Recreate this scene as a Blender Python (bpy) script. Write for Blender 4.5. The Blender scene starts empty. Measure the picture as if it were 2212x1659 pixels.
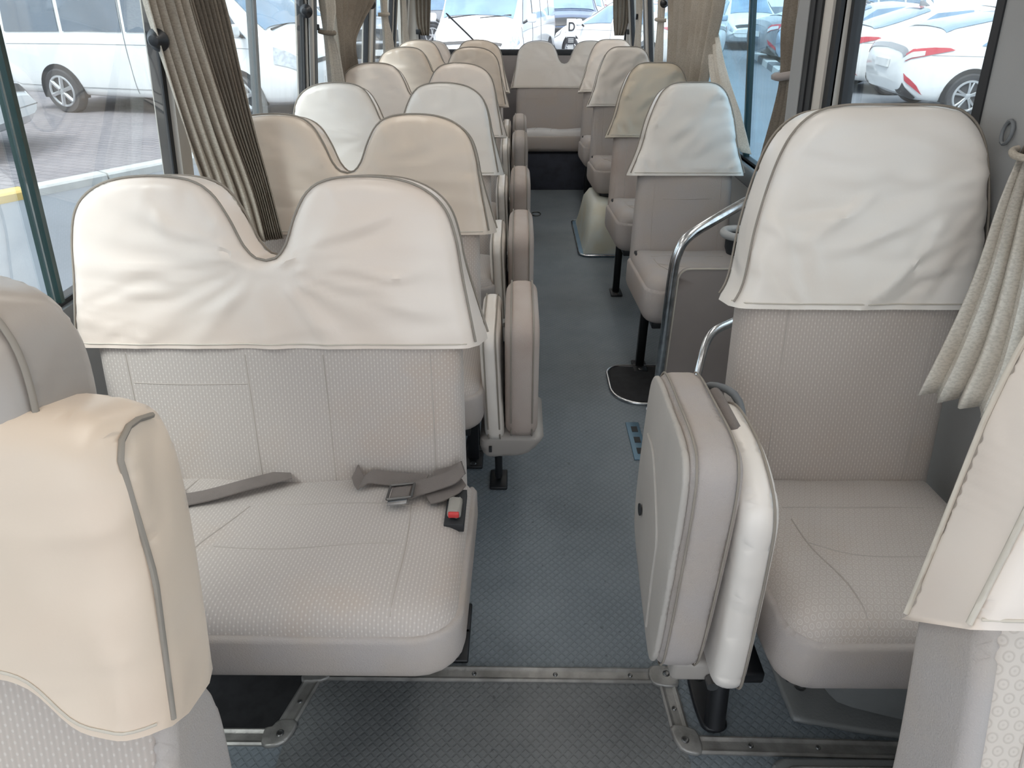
import bpy, bmesh, math, random
import numpy as np
from mathutils import Vector, Matrix, noise
from mathutils.geometry import delaunay_2d_cdt

# ---------------------------------------------------------------- camera, world, light, exposure
scene = bpy.context.scene
C = scene.collection
random.seed(7)

cam_data = bpy.data.cameras.new('camera')
cam_data.sensor_width = 36.0
cam_data.lens = 36.0 * 1419.0 / 2212.0
cam_data.clip_start = 0.02
cam_data.clip_end = 400
cam = bpy.data.objects.new('camera', cam_data)
C.objects.link(cam)
cam.location = (0.0, 0.0, 1.48)
cam.rotation_euler = (math.radians(90 - 31.04), 0, math.radians(0.45))
scene.camera = cam

world = bpy.data.worlds.new('world'); scene.world = world
world.use_nodes = True
wn = world.node_tree.nodes
wn['Background'].inputs[0].default_value = (0.88, 0.94, 1.0, 1)
wn['Background'].inputs[1].default_value = 1.15

sun = bpy.data.lights.new('sun', 'SUN'); sun.energy = 2.3; sun.angle = math.radians(25)
sun.color = (1.0, 0.96, 0.9)
sun_o = bpy.data.objects.new('sun', sun); C.objects.link(sun_o)
sun_o.rotation_euler = (math.radians(28), math.radians(-18), 0)

scene.view_settings.view_transform = 'Standard'
scene.view_settings.look = 'None'
scene.view_settings.gamma = 1.0
scene.view_settings.use_curve_mapping = False
scene.view_settings.exposure = 0.98

GROUND = -0.35
FILL_LAMP_POWER = 2.3

# ---------------------------------------------------------------- materials
def nt(name):
    m = bpy.data.materials.new(name); m.use_nodes = True
    t = m.node_tree
    b = t.nodes['Principled BSDF']
    return m, t, b
def N(t, kind, **kw):
    n = t.nodes.new(kind)
    for k, v in kw.items(): setattr(n, k, v)
    return n
def L(t, a, b): t.links.new(a, b)
def MA(t, op, a, b=None, c=None):
    n = N(t, 'ShaderNodeMath', operation=op)
    for i, v in enumerate((a, b, c)):
        if v is None: continue
        if isinstance(v, (int, float)): n.inputs[i].default_value = v
        else: L(t, v, n.inputs[i])
    return n.outputs[0]
def mixc(t, fac, a, b):
    n = N(t, 'ShaderNodeMix', data_type='RGBA')
    if isinstance(fac, (int, float)): n.inputs[0].default_value = fac
    else: L(t, fac, n.inputs[0])
    for i, v in ((6, a), (7, b)):
        if isinstance(v, tuple): n.inputs[i].default_value = v if len(v) == 4 else (*v, 1)
        else: L(t, v, n.inputs[i])
    return n.outputs[2]
def ramp(t, fac, lo, hi):
    n = N(t, 'ShaderNodeMapRange'); n.interpolation_type = 'SMOOTHSTEP'
    n.inputs[1].default_value = lo; n.inputs[2].default_value = hi
    L(t, fac, n.inputs[0]); return n.outputs[0]

def simple(name, col, rough=0.5, metal=0.0, var=0.12, scale=6.0, bump=0.0, bscale=60.0, spec=0.5, coat=0.0, coord='Object', col2=None):
    m, t, b = nt(name)
    tc = N(t, 'ShaderNodeTexCoord')
    nz = N(t, 'ShaderNodeTexNoise'); nz.inputs['Scale'].default_value = scale; nz.inputs['Detail'].default_value = 4
    L(t, tc.outputs[coord], nz.inputs['Vector'])
    c2 = col2 if col2 else tuple(c * (1 - var) for c in col)
    out = mixc(t, ramp(t, nz.outputs[0], 0.35, 0.68), col, c2)
    L(t, out, b.inputs['Base Color'])
    b.inputs['Roughness'].default_value = rough
    b.inputs['Metallic'].default_value = metal
    b.inputs['Specular IOR Level'].default_value = spec
    b.inputs['Coat Weight'].default_value = coat
    if bump:
        n2 = N(t, 'ShaderNodeTexNoise'); n2.inputs['Scale'].default_value = bscale; n2.inputs['Detail'].default_value = 3
        L(t, tc.outputs[coord], n2.inputs['Vector'])
        bp = N(t, 'ShaderNodeBump'); bp.inputs['Strength'].default_value = bump; bp.inputs['Distance'].default_value = 0.01
        L(t, n2.outputs[0], bp.inputs['Height']); L(t, bp.outputs[0], b.inputs['Normal'])
    return m

def cover_mat(name, col, col2, rough=0.33, crease=0.34):
    """satin vinyl slip cover: soft creases, faint stains, sheen"""
    m, t, b = nt(name)
    tc = N(t, 'ShaderNodeTexCoord'); oi = N(t, 'ShaderNodeObjectInfo')
    off = N(t, 'ShaderNodeVectorMath', operation='ADD')
    L(t, tc.outputs['Object'], off.inputs[0])
    cb = N(t, 'ShaderNodeCombineXYZ'); r10 = MA(t, 'MULTIPLY', oi.outputs['Random'], 17.0)
    L(t, r10, cb.inputs[0]); L(t, r10, cb.inputs[2]); L(t, cb.outputs[0], off.inputs[1])
    n1 = N(t, 'ShaderNodeTexNoise'); n1.inputs['Scale'].default_value = 3.2; n1.inputs['Detail'].default_value = 3
    L(t, off.outputs[0], n1.inputs['Vector'])
    out = mixc(t, ramp(t, n1.outputs[0], 0.35, 0.7), col, col2)
    L(t, out, b.inputs['Base Color'])
    b.inputs['Roughness'].default_value = rough
    b.inputs['Specular IOR Level'].default_value = 0.6
    b.inputs['Sheen Weight'].default_value = 0.15
    # long soft creases
    mp = N(t, 'ShaderNodeMapping'); mp.inputs['Rotation'].default_value = (0, 0.5, 0.3); mp.inputs['Scale'].default_value = (1.3, 2.0, 3.2)
    L(t, off.outputs[0], mp.inputs[0])
    n2 = N(t, 'ShaderNodeTexNoise'); n2.inputs['Scale'].default_value = 2.2; n2.inputs['Detail'].default_value = 1.4; n2.inputs['Distortion'].default_value = 1.2
    L(t, mp.outputs[0], n2.inputs['Vector'])
    n3 = N(t, 'ShaderNodeTexNoise'); n3.inputs['Scale'].default_value = 240; n3.inputs['Detail'].default_value = 1
    L(t, tc.outputs['Object'], n3.inputs['Vector'])
    h = MA(t, 'ADD', MA(t, 'MULTIPLY', n2.outputs[0], 1.0), MA(t, 'MULTIPLY', n3.outputs[0], 0.008))
    bp = N(t, 'ShaderNodeBump'); bp.inputs['Strength'].default_value = crease; bp.inputs['Distance'].default_value = 0.03
    L(t, h, bp.inputs['Height']); L(t, bp.outputs[0], b.inputs['Normal'])
    return m

def fabric_mat(name, base, dot, stain, sx=0.0135, sy=0.0068, ring=False, stain_amt=0.5):
    """woven moquette with a staggered grid of small light dashes (or rings)"""
    m, t, b = nt(name)
    tc = N(t, 'ShaderNodeTexCoord')
    sp = N(t, 'ShaderNodeSeparateXYZ'); L(t, tc.outputs['UV'], sp.inputs[0])
    v = MA(t, 'DIVIDE', sp.outputs[1], sy)
    row = MA(t, 'FLOOR', v)
    st = MA(t, 'MULTIPLY', MA(t, 'MODULO', MA(t, 'ABSOLUTE', row), 2.0), 0.5)
    u = MA(t, 'ADD', MA(t, 'DIVIDE', sp.outputs[0], sx), st)
    fu = MA(t, 'SUBTRACT', MA(t, 'FRACT', u), 0.5)
    fv = MA(t, 'SUBTRACT', MA(t, 'FRACT', v), 0.5)
    if ring:
        d = MA(t, 'SQRT', MA(t, 'ADD', MA(t, 'POWER', fu, 2.0), MA(t, 'POWER', MA(t, 'MULTIPLY', fv, 0.85), 2.0)))
        k = MA(t, 'ABSOLUTE', MA(t, 'SUBTRACT', d, 0.30))
        mask = ramp(t, k, 0.085, 0.02)
        mask = MA(t, 'MAXIMUM', mask, MA(t, 'MULTIPLY', ramp(t, d, 0.12, 0.03), 0.7))
    else:
        d = MA(t, 'SQRT', MA(t, 'ADD', MA(t, 'POWER', MA(t, 'MULTIPLY', fu, 2.6), 2.0), MA(t, 'POWER', MA(t, 'MULTIPLY', fv, 1.0), 2.0)))
        mask = ramp(t, d, 0.42, 0.18)
        stripe = MA(t, 'ABSOLUTE', MA(t, 'SINE', MA(t, 'MULTIPLY', sp.outputs[0], 2 * math.pi / sx)))
        base = mixc(t, MA(t, 'MULTIPLY', stripe, 0.30), base, tuple(k * 0.62 for k in base))
    n1 = N(t, 'ShaderNodeTexNoise'); n1.inputs['Scale'].default_value = 4.5; n1.inputs['Detail'].default_value = 5
    L(t, tc.outputs['Object'], n1.inputs['Vector'])
    c = mixc(t, MA(t, 'MULTIPLY', ramp(t, n1.outputs[0], 0.5, 0.75), stain_amt), base, stain)
    c = mixc(t, MA(t, 'MULTIPLY', mask, 0.5), c, dot)
    L(t, c, b.inputs['Base Color'])
    b.inputs['Roughness'].default_value = 0.95
    b.inputs['Specular IOR Level'].default_value = 0.15
    b.inputs['Sheen Weight'].default_value = 0.25
    bp = N(t, 'ShaderNodeBump'); bp.inputs['Strength'].default_value = 0.35; bp.inputs['Distance'].default_value = 0.0012
    L(t, mask, bp.inputs['Height']); L(t, bp.outputs[0], b.inputs['Normal'])
    return m

def floor_mat(name, col, col2, rough=0.55):
    m, t, b = nt(name)
    tc = N(t, 'ShaderNodeTexCoord')
    mp = N(t, 'ShaderNodeMapping'); mp.inputs['Rotation'].default_value = (0, 0, math.radians(45))
    L(t, tc.outputs['Object'], mp.inputs[0])
    sp = N(t, 'ShaderNodeSeparateXYZ'); L(t, mp.outputs[0], sp.inputs[0])
    fx = MA(t, 'ABSOLUTE', MA(t, 'SUBTRACT', MA(t, 'FRACT', MA(t, 'DIVIDE', sp.outputs[0], 0.017)), 0.5))
    fy = MA(t, 'ABSOLUTE', MA(t, 'SUBTRACT', MA(t, 'FRACT', MA(t, 'DIVIDE', sp.outputs[1], 0.017)), 0.5))
    stud = ramp(t, MA(t, 'MAXIMUM', fx, fy), 0.42, 0.30)
    n1 = N(t, 'ShaderNodeTexNoise'); n1.inputs['Scale'].default_value = 3.5; n1.inputs['Detail'].default_value = 8; n1.inputs['Roughness'].default_value = 0.65
    L(t, tc.outputs['Object'], n1.inputs['Vector'])
    n2 = N(t, 'ShaderNodeTexNoise'); n2.inputs['Scale'].default_value = 45; n2.inputs['Detail'].default_value = 2
    L(t, tc.outputs['Object'], n2.inputs['Vector'])
    c = mixc(t, ramp(t, n1.outputs[0], 0.35, 0.7), col, col2)
    c = mixc(t, MA(t, 'MULTIPLY', ramp(t, n2.outputs[0], 0.68, 0.74), 0.5), c, tuple(x * 0.45 for x in col2))
    c = mixc(t, MA(t, 'MULTIPLY', stud, 0.12), c, tuple(min(1, x * 1.9) for x in col))
    L(t, c, b.inputs['Base Color'])
    b.inputs['Roughness'].default_value = rough
    b.inputs['Specular IOR Level'].default_value = 0.45
    bp = N(t, 'ShaderNodeBump'); bp.inputs['Strength'].default_value = 0.6; bp.inputs['Distance'].default_value = 0.0015
    L(t, stud, bp.inputs['Height']); L(t, bp.outputs[0], b.inputs['Normal'])
    return m

def glass_mat(name, tint=(0.88, 0.93, 0.95), refl=0.07, haze=0.03):
    m = bpy.data.materials.new(name); m.use_nodes = True
    t = m.node_tree; t.nodes.clear()
    out = N(t, 'ShaderNodeOutputMaterial')
    tr = N(t, 'ShaderNodeBsdfTransparent'); tr.inputs[0].default_value = (*tint, 1)
    gl = N(t, 'ShaderNodeBsdfGlossy'); gl.inputs['Roughness'].default_value = 0.03
    df = N(t, 'ShaderNodeBsdfDiffuse'); df.inputs[0].default_value = (0.85, 0.9, 0.95, 1)
    lw = N(t, 'ShaderNodeLayerWeight'); lw.inputs[0].default_value = 0.25
    m1 = N(t, 'ShaderNodeMixShader'); L(t, MA(t, 'ADD', MA(t, 'MULTIPLY', lw.outputs[0], 0.25), refl * 0.3), m1.inputs[0])
    L(t, tr.outputs[0], m1.inputs[1]); L(t, gl.outputs[0], m1.inputs[2])
    tc = N(t, 'ShaderNodeTexCoord'); mp = N(t, 'ShaderNodeMapping'); mp.inputs['Scale'].default_value = (1, 14, 0.8)
    L(t, tc.outputs['Object'], mp.inputs[0])
    nz = N(t, 'ShaderNodeTexNoise'); nz.inputs['Scale'].default_value = 2.2; L(t, mp.outputs[0], nz.inputs['Vector'])
    m2 = N(t, 'ShaderNodeMixShader'); L(t, MA(t, 'MULTIPLY', ramp(t, nz.outputs[0], 0.35, 0.75), haze), m2.inputs[0])
    L(t, m1.outputs[0], m2.inputs[1]); L(t, df.outputs[0], m2.inputs[2])
    L(t, m2.outputs[0], out.inputs[0])
    return m

def paving_mat(name):
    m, t, b = nt(name)
    tc = N(t, 'ShaderNodeTexCoord')
    mp = N(t, 'ShaderNodeMapping'); mp.inputs['Rotation'].default_value = (0, 0, 0.35)
    L(t, tc.outputs['Object'], mp.inputs[0])
    bk = N(t, 'ShaderNodeTexBrick'); bk.inputs['Scale'].default_value = 1.0
    bk.inputs['Brick Width'].default_value = 0.24; bk.inputs['Row Height'].default_value = 0.12; bk.inputs['Mortar Size'].default_value = 0.009
    bk.inputs['Color1'].default_value = (0.27, 0.245, 0.255, 1); bk.inputs['Color2'].default_value = (0.22, 0.205, 0.22, 1); bk.inputs['Mortar'].default_value = (0.13, 0.12, 0.135, 1)
    L(t, mp.outputs[0], bk.inputs['Vector'])
    nz = N(t, 'ShaderNodeTexNoise'); nz.inputs['Scale'].default_value = 0.8; nz.inputs['Detail'].default_value = 5; L(t, tc.outputs['Object'], nz.inputs['Vector'])
    c = mixc(t, MA(t, 'MULTIPLY', ramp(t, nz.outputs[0], 0.4, 0.7), 0.45), bk.outputs[0], (0.31, 0.285, 0.295, 1))
    L(t, c, b.inputs['Base Color']); b.inputs['Roughness'].default_value = 0.9
    return m

def emis(name, col, s):
    m = bpy.data.materials.new(name); m.use_nodes = True
    b = m.node_tree.nodes['Principled BSDF']
    b.inputs['Base Color'].default_value = (*col, 1); b.inputs['Emission Color'].default_value = (*col, 1); b.inputs['Emission Strength'].default_value = s
    return m

M = {}
M['cover'] = cover_mat('cream_vinyl_cover', (0.80, 0.71, 0.635), (0.77, 0.655, 0.57))
M['cover_white'] = cover_mat('pale_vinyl_cover', (0.82, 0.765, 0.71), (0.78, 0.71, 0.64))
M['cover_tan'] = cover_mat('tan_vinyl_cover', (0.72, 0.61, 0.51), (0.66, 0.55, 0.45))
M['cover_peach'] = cover_mat('peach_vinyl_cover', (0.72, 0.59, 0.47), (0.70, 0.55, 0.43))
M['shell'] = simple('pale_seat_shell', (0.47, 0.435, 0.40), 0.7, 0, 0.08, 4, 0.1, 200, 0.3)
M['cover_brown'] = cover_mat('brownish_vinyl_cover', (0.55, 0.465, 0.36), (0.50, 0.41, 0.31))
M['cover_grey'] = cover_mat('grey_vinyl_cover', (0.34, 0.31, 0.285), (0.42, 0.36, 0.31))
M['fabric'] = fabric_mat('dashed_moquette', (0.52, 0.465, 0.43), (0.69, 0.645, 0.60), (0.50, 0.39, 0.31))
M['fabric_oval'] = fabric_mat('oval_moquette', (0.50, 0.435, 0.39), (0.64, 0.585, 0.535), (0.46, 0.36, 0.28), 0.0135, 0.0075)
M['fabric_ring'] = fabric_mat('ringed_moquette', (0.50, 0.44, 0.40), (0.70, 0.655, 0.61), (0.46, 0.36, 0.28), 0.0125, 0.0145, True)
M['fabric_big_ring'] = fabric_mat('large_ringed_moquette', (0.62, 0.55, 0.49), (0.46, 0.40, 0.35), (0.57, 0.49, 0.42), 0.0175, 0.0175, True, 0.3)
M['plain'] = simple('plain_grey_cloth', (0.44, 0.40, 0.38), 0.95, 0, 0.14, 7, 0.25, 400, 0.15, col2=(0.45, 0.395, 0.355))
M['plain_light'] = simple('pale_grey_cloth', (0.62, 0.60, 0.59), 0.95, 0, 0.1, 7, 0.25, 400, 0.15)
M['plain_brown'] = simple('worn_brownish_cloth', (0.44, 0.36, 0.315), 0.95, 0, 0.2, 5, 0.25, 400, 0.15, col2=(0.49, 0.425, 0.385))
M['piping'] = simple('piping_cord', (0.30, 0.265, 0.225), 0.7)
M['piping_light'] = simple('pale_piping', (0.62, 0.56, 0.48), 0.7)
M['seam'] = simple('seam_thread', (0.46, 0.41, 0.37), 0.9)
M['floor'] = floor_mat('blue_grey_tread_floor', (0.185, 0.212, 0.236), (0.145, 0.17, 0.192))
M['hatch'] = floor_mat('dark_tread_floor', (0.165, 0.172, 0.176), (0.12, 0.127, 0.13), 0.6)
M['black'] = simple('black_metal', (0.018, 0.019, 0.022), 0.42, 0.2, 0.2, 20)
M['rubber'] = simple('black_rubber_seal', (0.022, 0.023, 0.026), 0.6)
M['dark'] = simple('dark_carpet', (0.03, 0.031, 0.034), 0.95, 0, 0.3, 30)
M['navy'] = simple('dark_bench_base', (0.05, 0.055, 0.075), 0.9, 0, 0.3, 10)
M['chrome'] = simple('worn_chrome', (0.72, 0.74, 0.76), 0.22, 1.0, 0.35, 25)
M['alu'] = simple('aluminium_trim', (0.36, 0.35, 0.335), 0.45, 0.45, 0.35, 18, 0.15, 80)
M['screw'] = simple('screw_steel', (0.2, 0.2, 0.2), 0.35, 0.9)
M['plastic'] = simple('beige_grey_plastic', (0.40, 0.365, 0.335), 0.5, 0, 0.1, 5)
M['plastic_dark'] = simple('grey_moulded_plastic', (0.21, 0.215, 0.215), 0.42, 0, 0.15, 6, 0.1, 150)
M['wall'] = simple('grey_wall_panel', (0.34, 0.34, 0.335), 0.6, 0, 0.06, 3, 0.08, 300)
M['wall_cream'] = simple('cream_wall_panel', (0.58, 0.54, 0.49), 0.6, 0, 0.06, 3)
M['panel'] = simple('taupe_panel', (0.34, 0.295, 0.275), 0.55, 0, 0.08, 4)
M['ceiling'] = simple('pale_headliner', (0.78, 0.75, 0.70), 0.9)
M['sill'] = simple('dark_grey_sill', (0.16, 0.17, 0.18), 0.5)
M['green_glass'] = simple('green_glass_edge', (0.015, 0.04, 0.035), 0.25, 0, 0.2, 3, 0, 60, 0.7)
M['glass'] = glass_mat('window_glass')
M['glass_blue'] = glass_mat('blue_tinted_glass', (0.70, 0.85, 0.93), 0.08, 0.08)
M['glass_rear'] = glass_mat('rear_window_glass', (0.95, 0.97, 0.99), 0.05, 0.05)
def curtain_mat(name, col, col2):
    m, t, b = nt(name)
    tc = N(t, 'ShaderNodeTexCoord')
    n1 = N(t, 'ShaderNodeTexNoise'); n1.inputs['Scale'].default_value = 130; n1.inputs['Detail'].default_value = 2
    mp = N(t, 'ShaderNodeMapping'); mp.inputs['Scale'].default_value = (1, 1, 2.5); L(t, tc.outputs['Object'], mp.inputs[0]); L(t, mp.outputs[0], n1.inputs['Vector'])
    n2 = N(t, 'ShaderNodeTexNoise'); n2.inputs['Scale'].default_value = 7; L(t, tc.outputs['Object'], n2.inputs['Vector'])
    c = mixc(t, ramp(t, n2.outputs[0], 0.35, 0.7), col, col2)
    c = mixc(t, MA(t, 'MULTIPLY', ramp(t, n1.outputs[0], 0.4, 0.65), 0.35), c, tuple(x * 0.55 for x in col2))
    L(t, c, b.inputs['Base Color']); b.inputs['Roughness'].default_value = 0.95; b.inputs['Specular IOR Level'].default_value = 0.1
    return m
M['curtain'] = curtain_mat('olive_cream_curtain', (0.50, 0.45, 0.385), (0.44, 0.385, 0.32))
M['curtain_dark'] = curtain_mat('brown_and_shaded_curtain', (0.25, 0.215, 0.175), (0.21, 0.175, 0.14))  # also paints the shade on the beige curtain's rear pleats
M['curtain_light'] = curtain_mat('pale_curtain', (0.62, 0.58, 0.52), (0.56, 0.51, 0.44))
M['belt'] = simple('taupe_belt_webbing', (0.21, 0.18, 0.165), 0.8, 0, 0.15, 12, 0.3, 500)
M['buckle'] = simple('grey_buckle_plastic', (0.33, 0.31, 0.28), 0.5)
M['red'] = simple('red_plastic', (0.6, 0.05, 0.05), 0.4)
M['heater'] = simple('cream_heater_cover', (0.66, 0.68, 0.62), 0.4, 0, 0.08, 5, col2=(0.62, 0.58, 0.45))
M['blueplate'] = simple('bluish_step_plate', (0.13, 0.22, 0.30), 0.4, 0.4)
M['lamp'] = emis('fill_lamp_diffuser', (1.0, 0.95, 0.88), FILL_LAMP_POWER)  # glow of the unseen lamps added to lift the interior light
# outside
M['asphalt'] = simple('asphalt', (0.20, 0.215, 0.24), 0.9, 0, 0.12, 1.2, 0.2, 60, 0.3)
M['paving'] = paving_mat('brick_paving')
M['kerb'] = simple('concrete_kerb', (0.55, 0.55, 0.54), 0.9)
M['kerb_black'] = simple('black_kerb_paint', (0.16, 0.17, 0.19), 0.8)
M['kerb_yellow'] = simple('yellow_kerb_paint', (0.72, 0.50, 0.17), 0.8)
def paint(name, col, rough=0.22): return simple(name, col, rough, 0, 0.03, 2, 0, 60, 0.5, 0.6)
M['white_paint'] = paint('white_car_paint', (0.84, 0.85, 0.85))
M['silver_paint'] = paint('silver_car_paint', (0.42, 0.43, 0.46))
M['blue_paint'] = paint('dark_blue_car_paint', (0.06, 0.09, 0.16))
M['pale_blue_paint'] = paint('pale_blue_car_paint', (0.45, 0.55, 0.68))
M['red_paint'] = paint('red_car_paint', (0.42, 0.05, 0.06))
M['grey_paint'] = paint('grey_car_paint', (0.25, 0.26, 0.28))
M['car_glass'] = simple('dark_car_glass', (0.10, 0.13, 0.17), 0.05, 0, 0.2, 2, 0, 60, 1.0, 1.0)
M['car_glass_blue'] = simple('sky_blue_car_glass', (0.16, 0.28, 0.42), 0.06, 0, 0.25, 2, 0, 60, 1.0, 1.0)
M['tyre'] = simple('tyre_rubber', (0.055, 0.055, 0.06), 0.8)
M['rim'] = simple('alloy_rim', (0.62, 0.63, 0.64), 0.3, 0.7)
M['arch'] = simple('wheel_arch_black', (0.03, 0.03, 0.033), 0.9)
M['headlight'] = simple('headlight_lens', (0.62, 0.66, 0.70), 0.12, 0.3, 0.35, 18, 0, 60, 1.0, 1.0)
M['tail'] = simple('tail_light_red', (0.55, 0.03, 0.05), 0.15, 0, 0.1, 5, 0, 60, 0.8, 1.0)
M['tail_on'] = emis('lit_tail_light', (1.0, 0.12, 0.10), 1.6)
M['plate'] = simple('number_plate', (0.75, 0.76, 0.76), 0.5)
M['trimblack'] = simple('black_car_trim', (0.03, 0.03, 0.033), 0.45)
M['seam_car'] = simple('panel_gap', (0.30, 0.31, 0.32), 0.6)
M['print'] = simple('black_print', (0.03, 0.03, 0.035), 0.7)

# ---------------------------------------------------------------- helpers
def obj(name, verts, faces, mat, parent=None, uv=None, smooth=True, sharp=45, kind=None):
    me = bpy.data.meshes.new(name)
    me.from_pydata([tuple(map(float, v)) for v in verts], [], [tuple(map(int, f)) for f in faces])
    me.validate()
    if uv is not None:
        ul = me.uv_layers.new(name='UVMap')
        idx = np.empty(len(me.loops), dtype=np.int32); me.loops.foreach_get('vertex_index', idx)
        ul.data.foreach_set('uv', np.asarray(uv, dtype=np.float32)[idx].ravel())
    if smooth:
        me.polygons.foreach_set('use_smooth', [True] * len(me.polygons))
        me.set_sharp_from_angle(angle=math.radians(sharp))
    me.materials.append(mat)
    o = bpy.data.objects.new(name, me); C.objects.link(o)
    if parent: o.parent = parent
    if kind: o['kind'] = kind
    return o
def tag(o, label, cat, group=None):
    o['label'] = label; o['category'] = cat
    if group: o['group'] = group
    return o
def thing(name, loc, label, cat, group=None, rz=0.0):
    e = bpy.data.objects.new(name, None); C.objects.link(e)
    e.location = loc; e.rotation_euler = (0, 0, rz); e.empty_display_size = 0.1
    return tag(e, label, cat, group)
def struct(o): o['kind'] = 'structure'; return o
def copy_tree(o, parent=None):
    c = o.copy(); C.objects.link(c); c.parent = parent
    for ch in o.children: copy_tree(ch, c)
    return c
def set_mat(o, names, mat):
    """swap the material of the named parts on a copied thing (object-linked slot)"""
    for ch in o.children_recursive:
        if ch.name.split('.')[0] in names and ch.type == 'MESH':
            ch.material_slots[0].link = 'OBJECT'; ch.material_slots[0].material = mat

class MB:
    def __init__(s): s.v = []; s.f = []
    def add(s, v, f):
        n = len(s.v); s.v += [tuple(p) for p in v]; s.f += [tuple(i + n for i in q) for q in f]; return s
    def build(s, name, mat, parent=None, **kw): return obj(name, s.v, s.f, mat, parent, **kw)
def box_vf(a, b, bev=0.0):
    bm = bmesh.new(); bmesh.ops.create_cube(bm, size=1)
    for v in bm.verts:
        v.co = Vector([(a[i] + b[i]) / 2 + v.co[i] * (b[i] - a[i]) for i in range(3)])
    if bev: bmesh.ops.bevel(bm, geom=bm.edges[:], offset=min(bev, 0.49 * min(abs(b[i] - a[i]) for i in range(3))), segments=2, profile=0.5, affect='EDGES')
    bm.verts.ensure_lookup_table()
    v = [tuple(x.co) for x in bm.verts]; f = [tuple(x.index for x in q.verts) for q in bm.faces]
    bm.free(); return v, f
def box(name, a, b, mat, parent=None, bev=0.0): 
    v, f = box_vf(a, b, bev); return obj(name, v, f, mat, parent, smooth=bev > 0, sharp=60)
def tube_vf(path, r, n=8, closed=False, caps=True):
    P = [Vector(p) for p in path]; m = len(P); rs = r if isinstance(r, (list, tuple)) else [r] * m
    tang = []
    for i in range(m):
        a = P[i - 1] if (i > 0 or closed) else P[i]; b = P[(i + 1) % m] if (i < m - 1 or closed) else P[i]
        d = b - a; tang.append(d.normalized() if d.length > 1e-9 else Vector((0, 0, 1)))
    up = Vector((0, 0, 1)) if abs(tang[0].z) < 0.9 else Vector((1, 0, 0))
    nrm = (up - tang[0] * up.dot(tang[0])).normalized()
    V = []; F = []
    for i in range(m):
        nrm = (nrm - tang[i] * nrm.dot(tang[i])).normalized(); bi = tang[i].cross(nrm)
        for k in range(n):
            a = 2 * math.pi * k / n
            V.append(P[i] + (nrm * math.cos(a) + bi * math.sin(a)) * rs[i])
    for i in range(m if closed else m - 1):
        j = (i + 1) % m
        for k in range(n): F.append((i * n + k, i * n + (k + 1) % n, j * n + (k + 1) % n, j * n + k))
    if caps and not closed:
        F.append(tuple(range(n))[::-1]); F.append(tuple((m - 1) * n + k for k in range(n)))
    return V, F
def tube(name, path, r, mat, parent=None, n=8, closed=False):
    v, f = tube_vf(path, r, n, closed); return obj(name, v, f, mat, parent, sharp=60)
def lathe_vf(prof, n=24, center=(0, 0, 0), axis='z'):
    V = []; F = []
    for (r, h) in prof:
        for k in range(n):
            a = 2 * math.pi * k / n; x, y, z = r * math.cos(a), r * math.sin(a), h
            if axis == 'y': x, y, z = x, h, y
            if axis == 'x': x, y, z = h, x, y
            V.append((center[0] + x, center[1] + y, center[2] + z))
    for i in range(len(prof) - 1):
        for k in range(n): F.append((i * n + k, i * n + (k + 1) % n, (i + 1) * n + (k + 1) % n, (i + 1) * n + k))
    F.append(tuple(range(n))[::-1]); F.append(tuple((len(prof) - 1) * n + k for k in range(n)))
    return V, F
def lathe(name, prof, mat, parent=None, n=24, center=(0, 0, 0), axis='z'):
    v, f = lathe_vf(prof, n, center, axis); return obj(name, v, f, mat, parent, sharp=35)
def catmull(pts, step=0.012, closed=False):
    P = [np.array(p, float) for p in pts]; n = len(P); out = []
    for i in range(n if closed else n - 1):
        p1, p2 = P[i], P[(i + 1) % n]
        p0 = P[i - 1] if (closed or i > 0) else 2 * p1 - p2
        p3 = P[(i + 2) % n] if (closed or i < n - 2) else 2 * p2 - p1
        k = max(1, int(np.linalg.norm(p2 - p1) / step))
        for j in range(k):
            t = j / k
            out.append(0.5 * (2 * p1 + (p2 - p0) * t + (2 * p0 - 5 * p1 + 4 * p2 - p3) * t * t + (3 * p1 - p0 - 3 * p2 + p3) * t ** 3))
    if not closed: out.append(P[-1])
    return [tuple(p) for p in out]
def rrect(x0, x1, y0, y1, r, seg=5):
    """rounded rectangle outline, CCW; r = one radius or (bl, br, tr, tl)"""
    rs = r if isinstance(r, (tuple, list)) else (r,) * 4
    out = []
    for (cx, cy, a0, q) in ((x0 + rs[0], y0 + rs[0], 180, rs[0]), (x1 - rs[1], y0 + rs[1], 270, rs[1]), (x1 - rs[2], y1 - rs[2], 0, rs[2]), (x0 + rs[3], y1 - rs[3], 90, rs[3])):
        for k in range(seg + 1):
            a = math.radians(a0 + 90 * k / seg); out.append((cx + q * math.cos(a), cy + q * math.sin(a)))
    return out
def resample(out, step):
    r = []
    n = len(out)
    for i in range(n):
        a = np.array(out[i]); b = np.array(out[(i + 1) % n]); d = np.linalg.norm(b - a)
        if d < 1e-6: continue
        k = max(1, int(math.ceil(d / step)))
        for j in range(k): r.append(a + (b - a) * j / k)
    return np.array(r)
def seg_dist(P, A, B):
    d = B - A; L2 = (d * d).sum(1) + 1e-12
    out = np.full(len(P), 1e9)
    for s in range(0, len(P), 400):
        q = P[s:s + 400, None, :] - A[None]
        t = np.clip((q * d[None]).sum(2) / L2[None], 0, 1)
        e = q - t[..., None] * d[None]
        out[s:s + 400] = np.sqrt((e * e).sum(2)).min(1)
    return out
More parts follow.
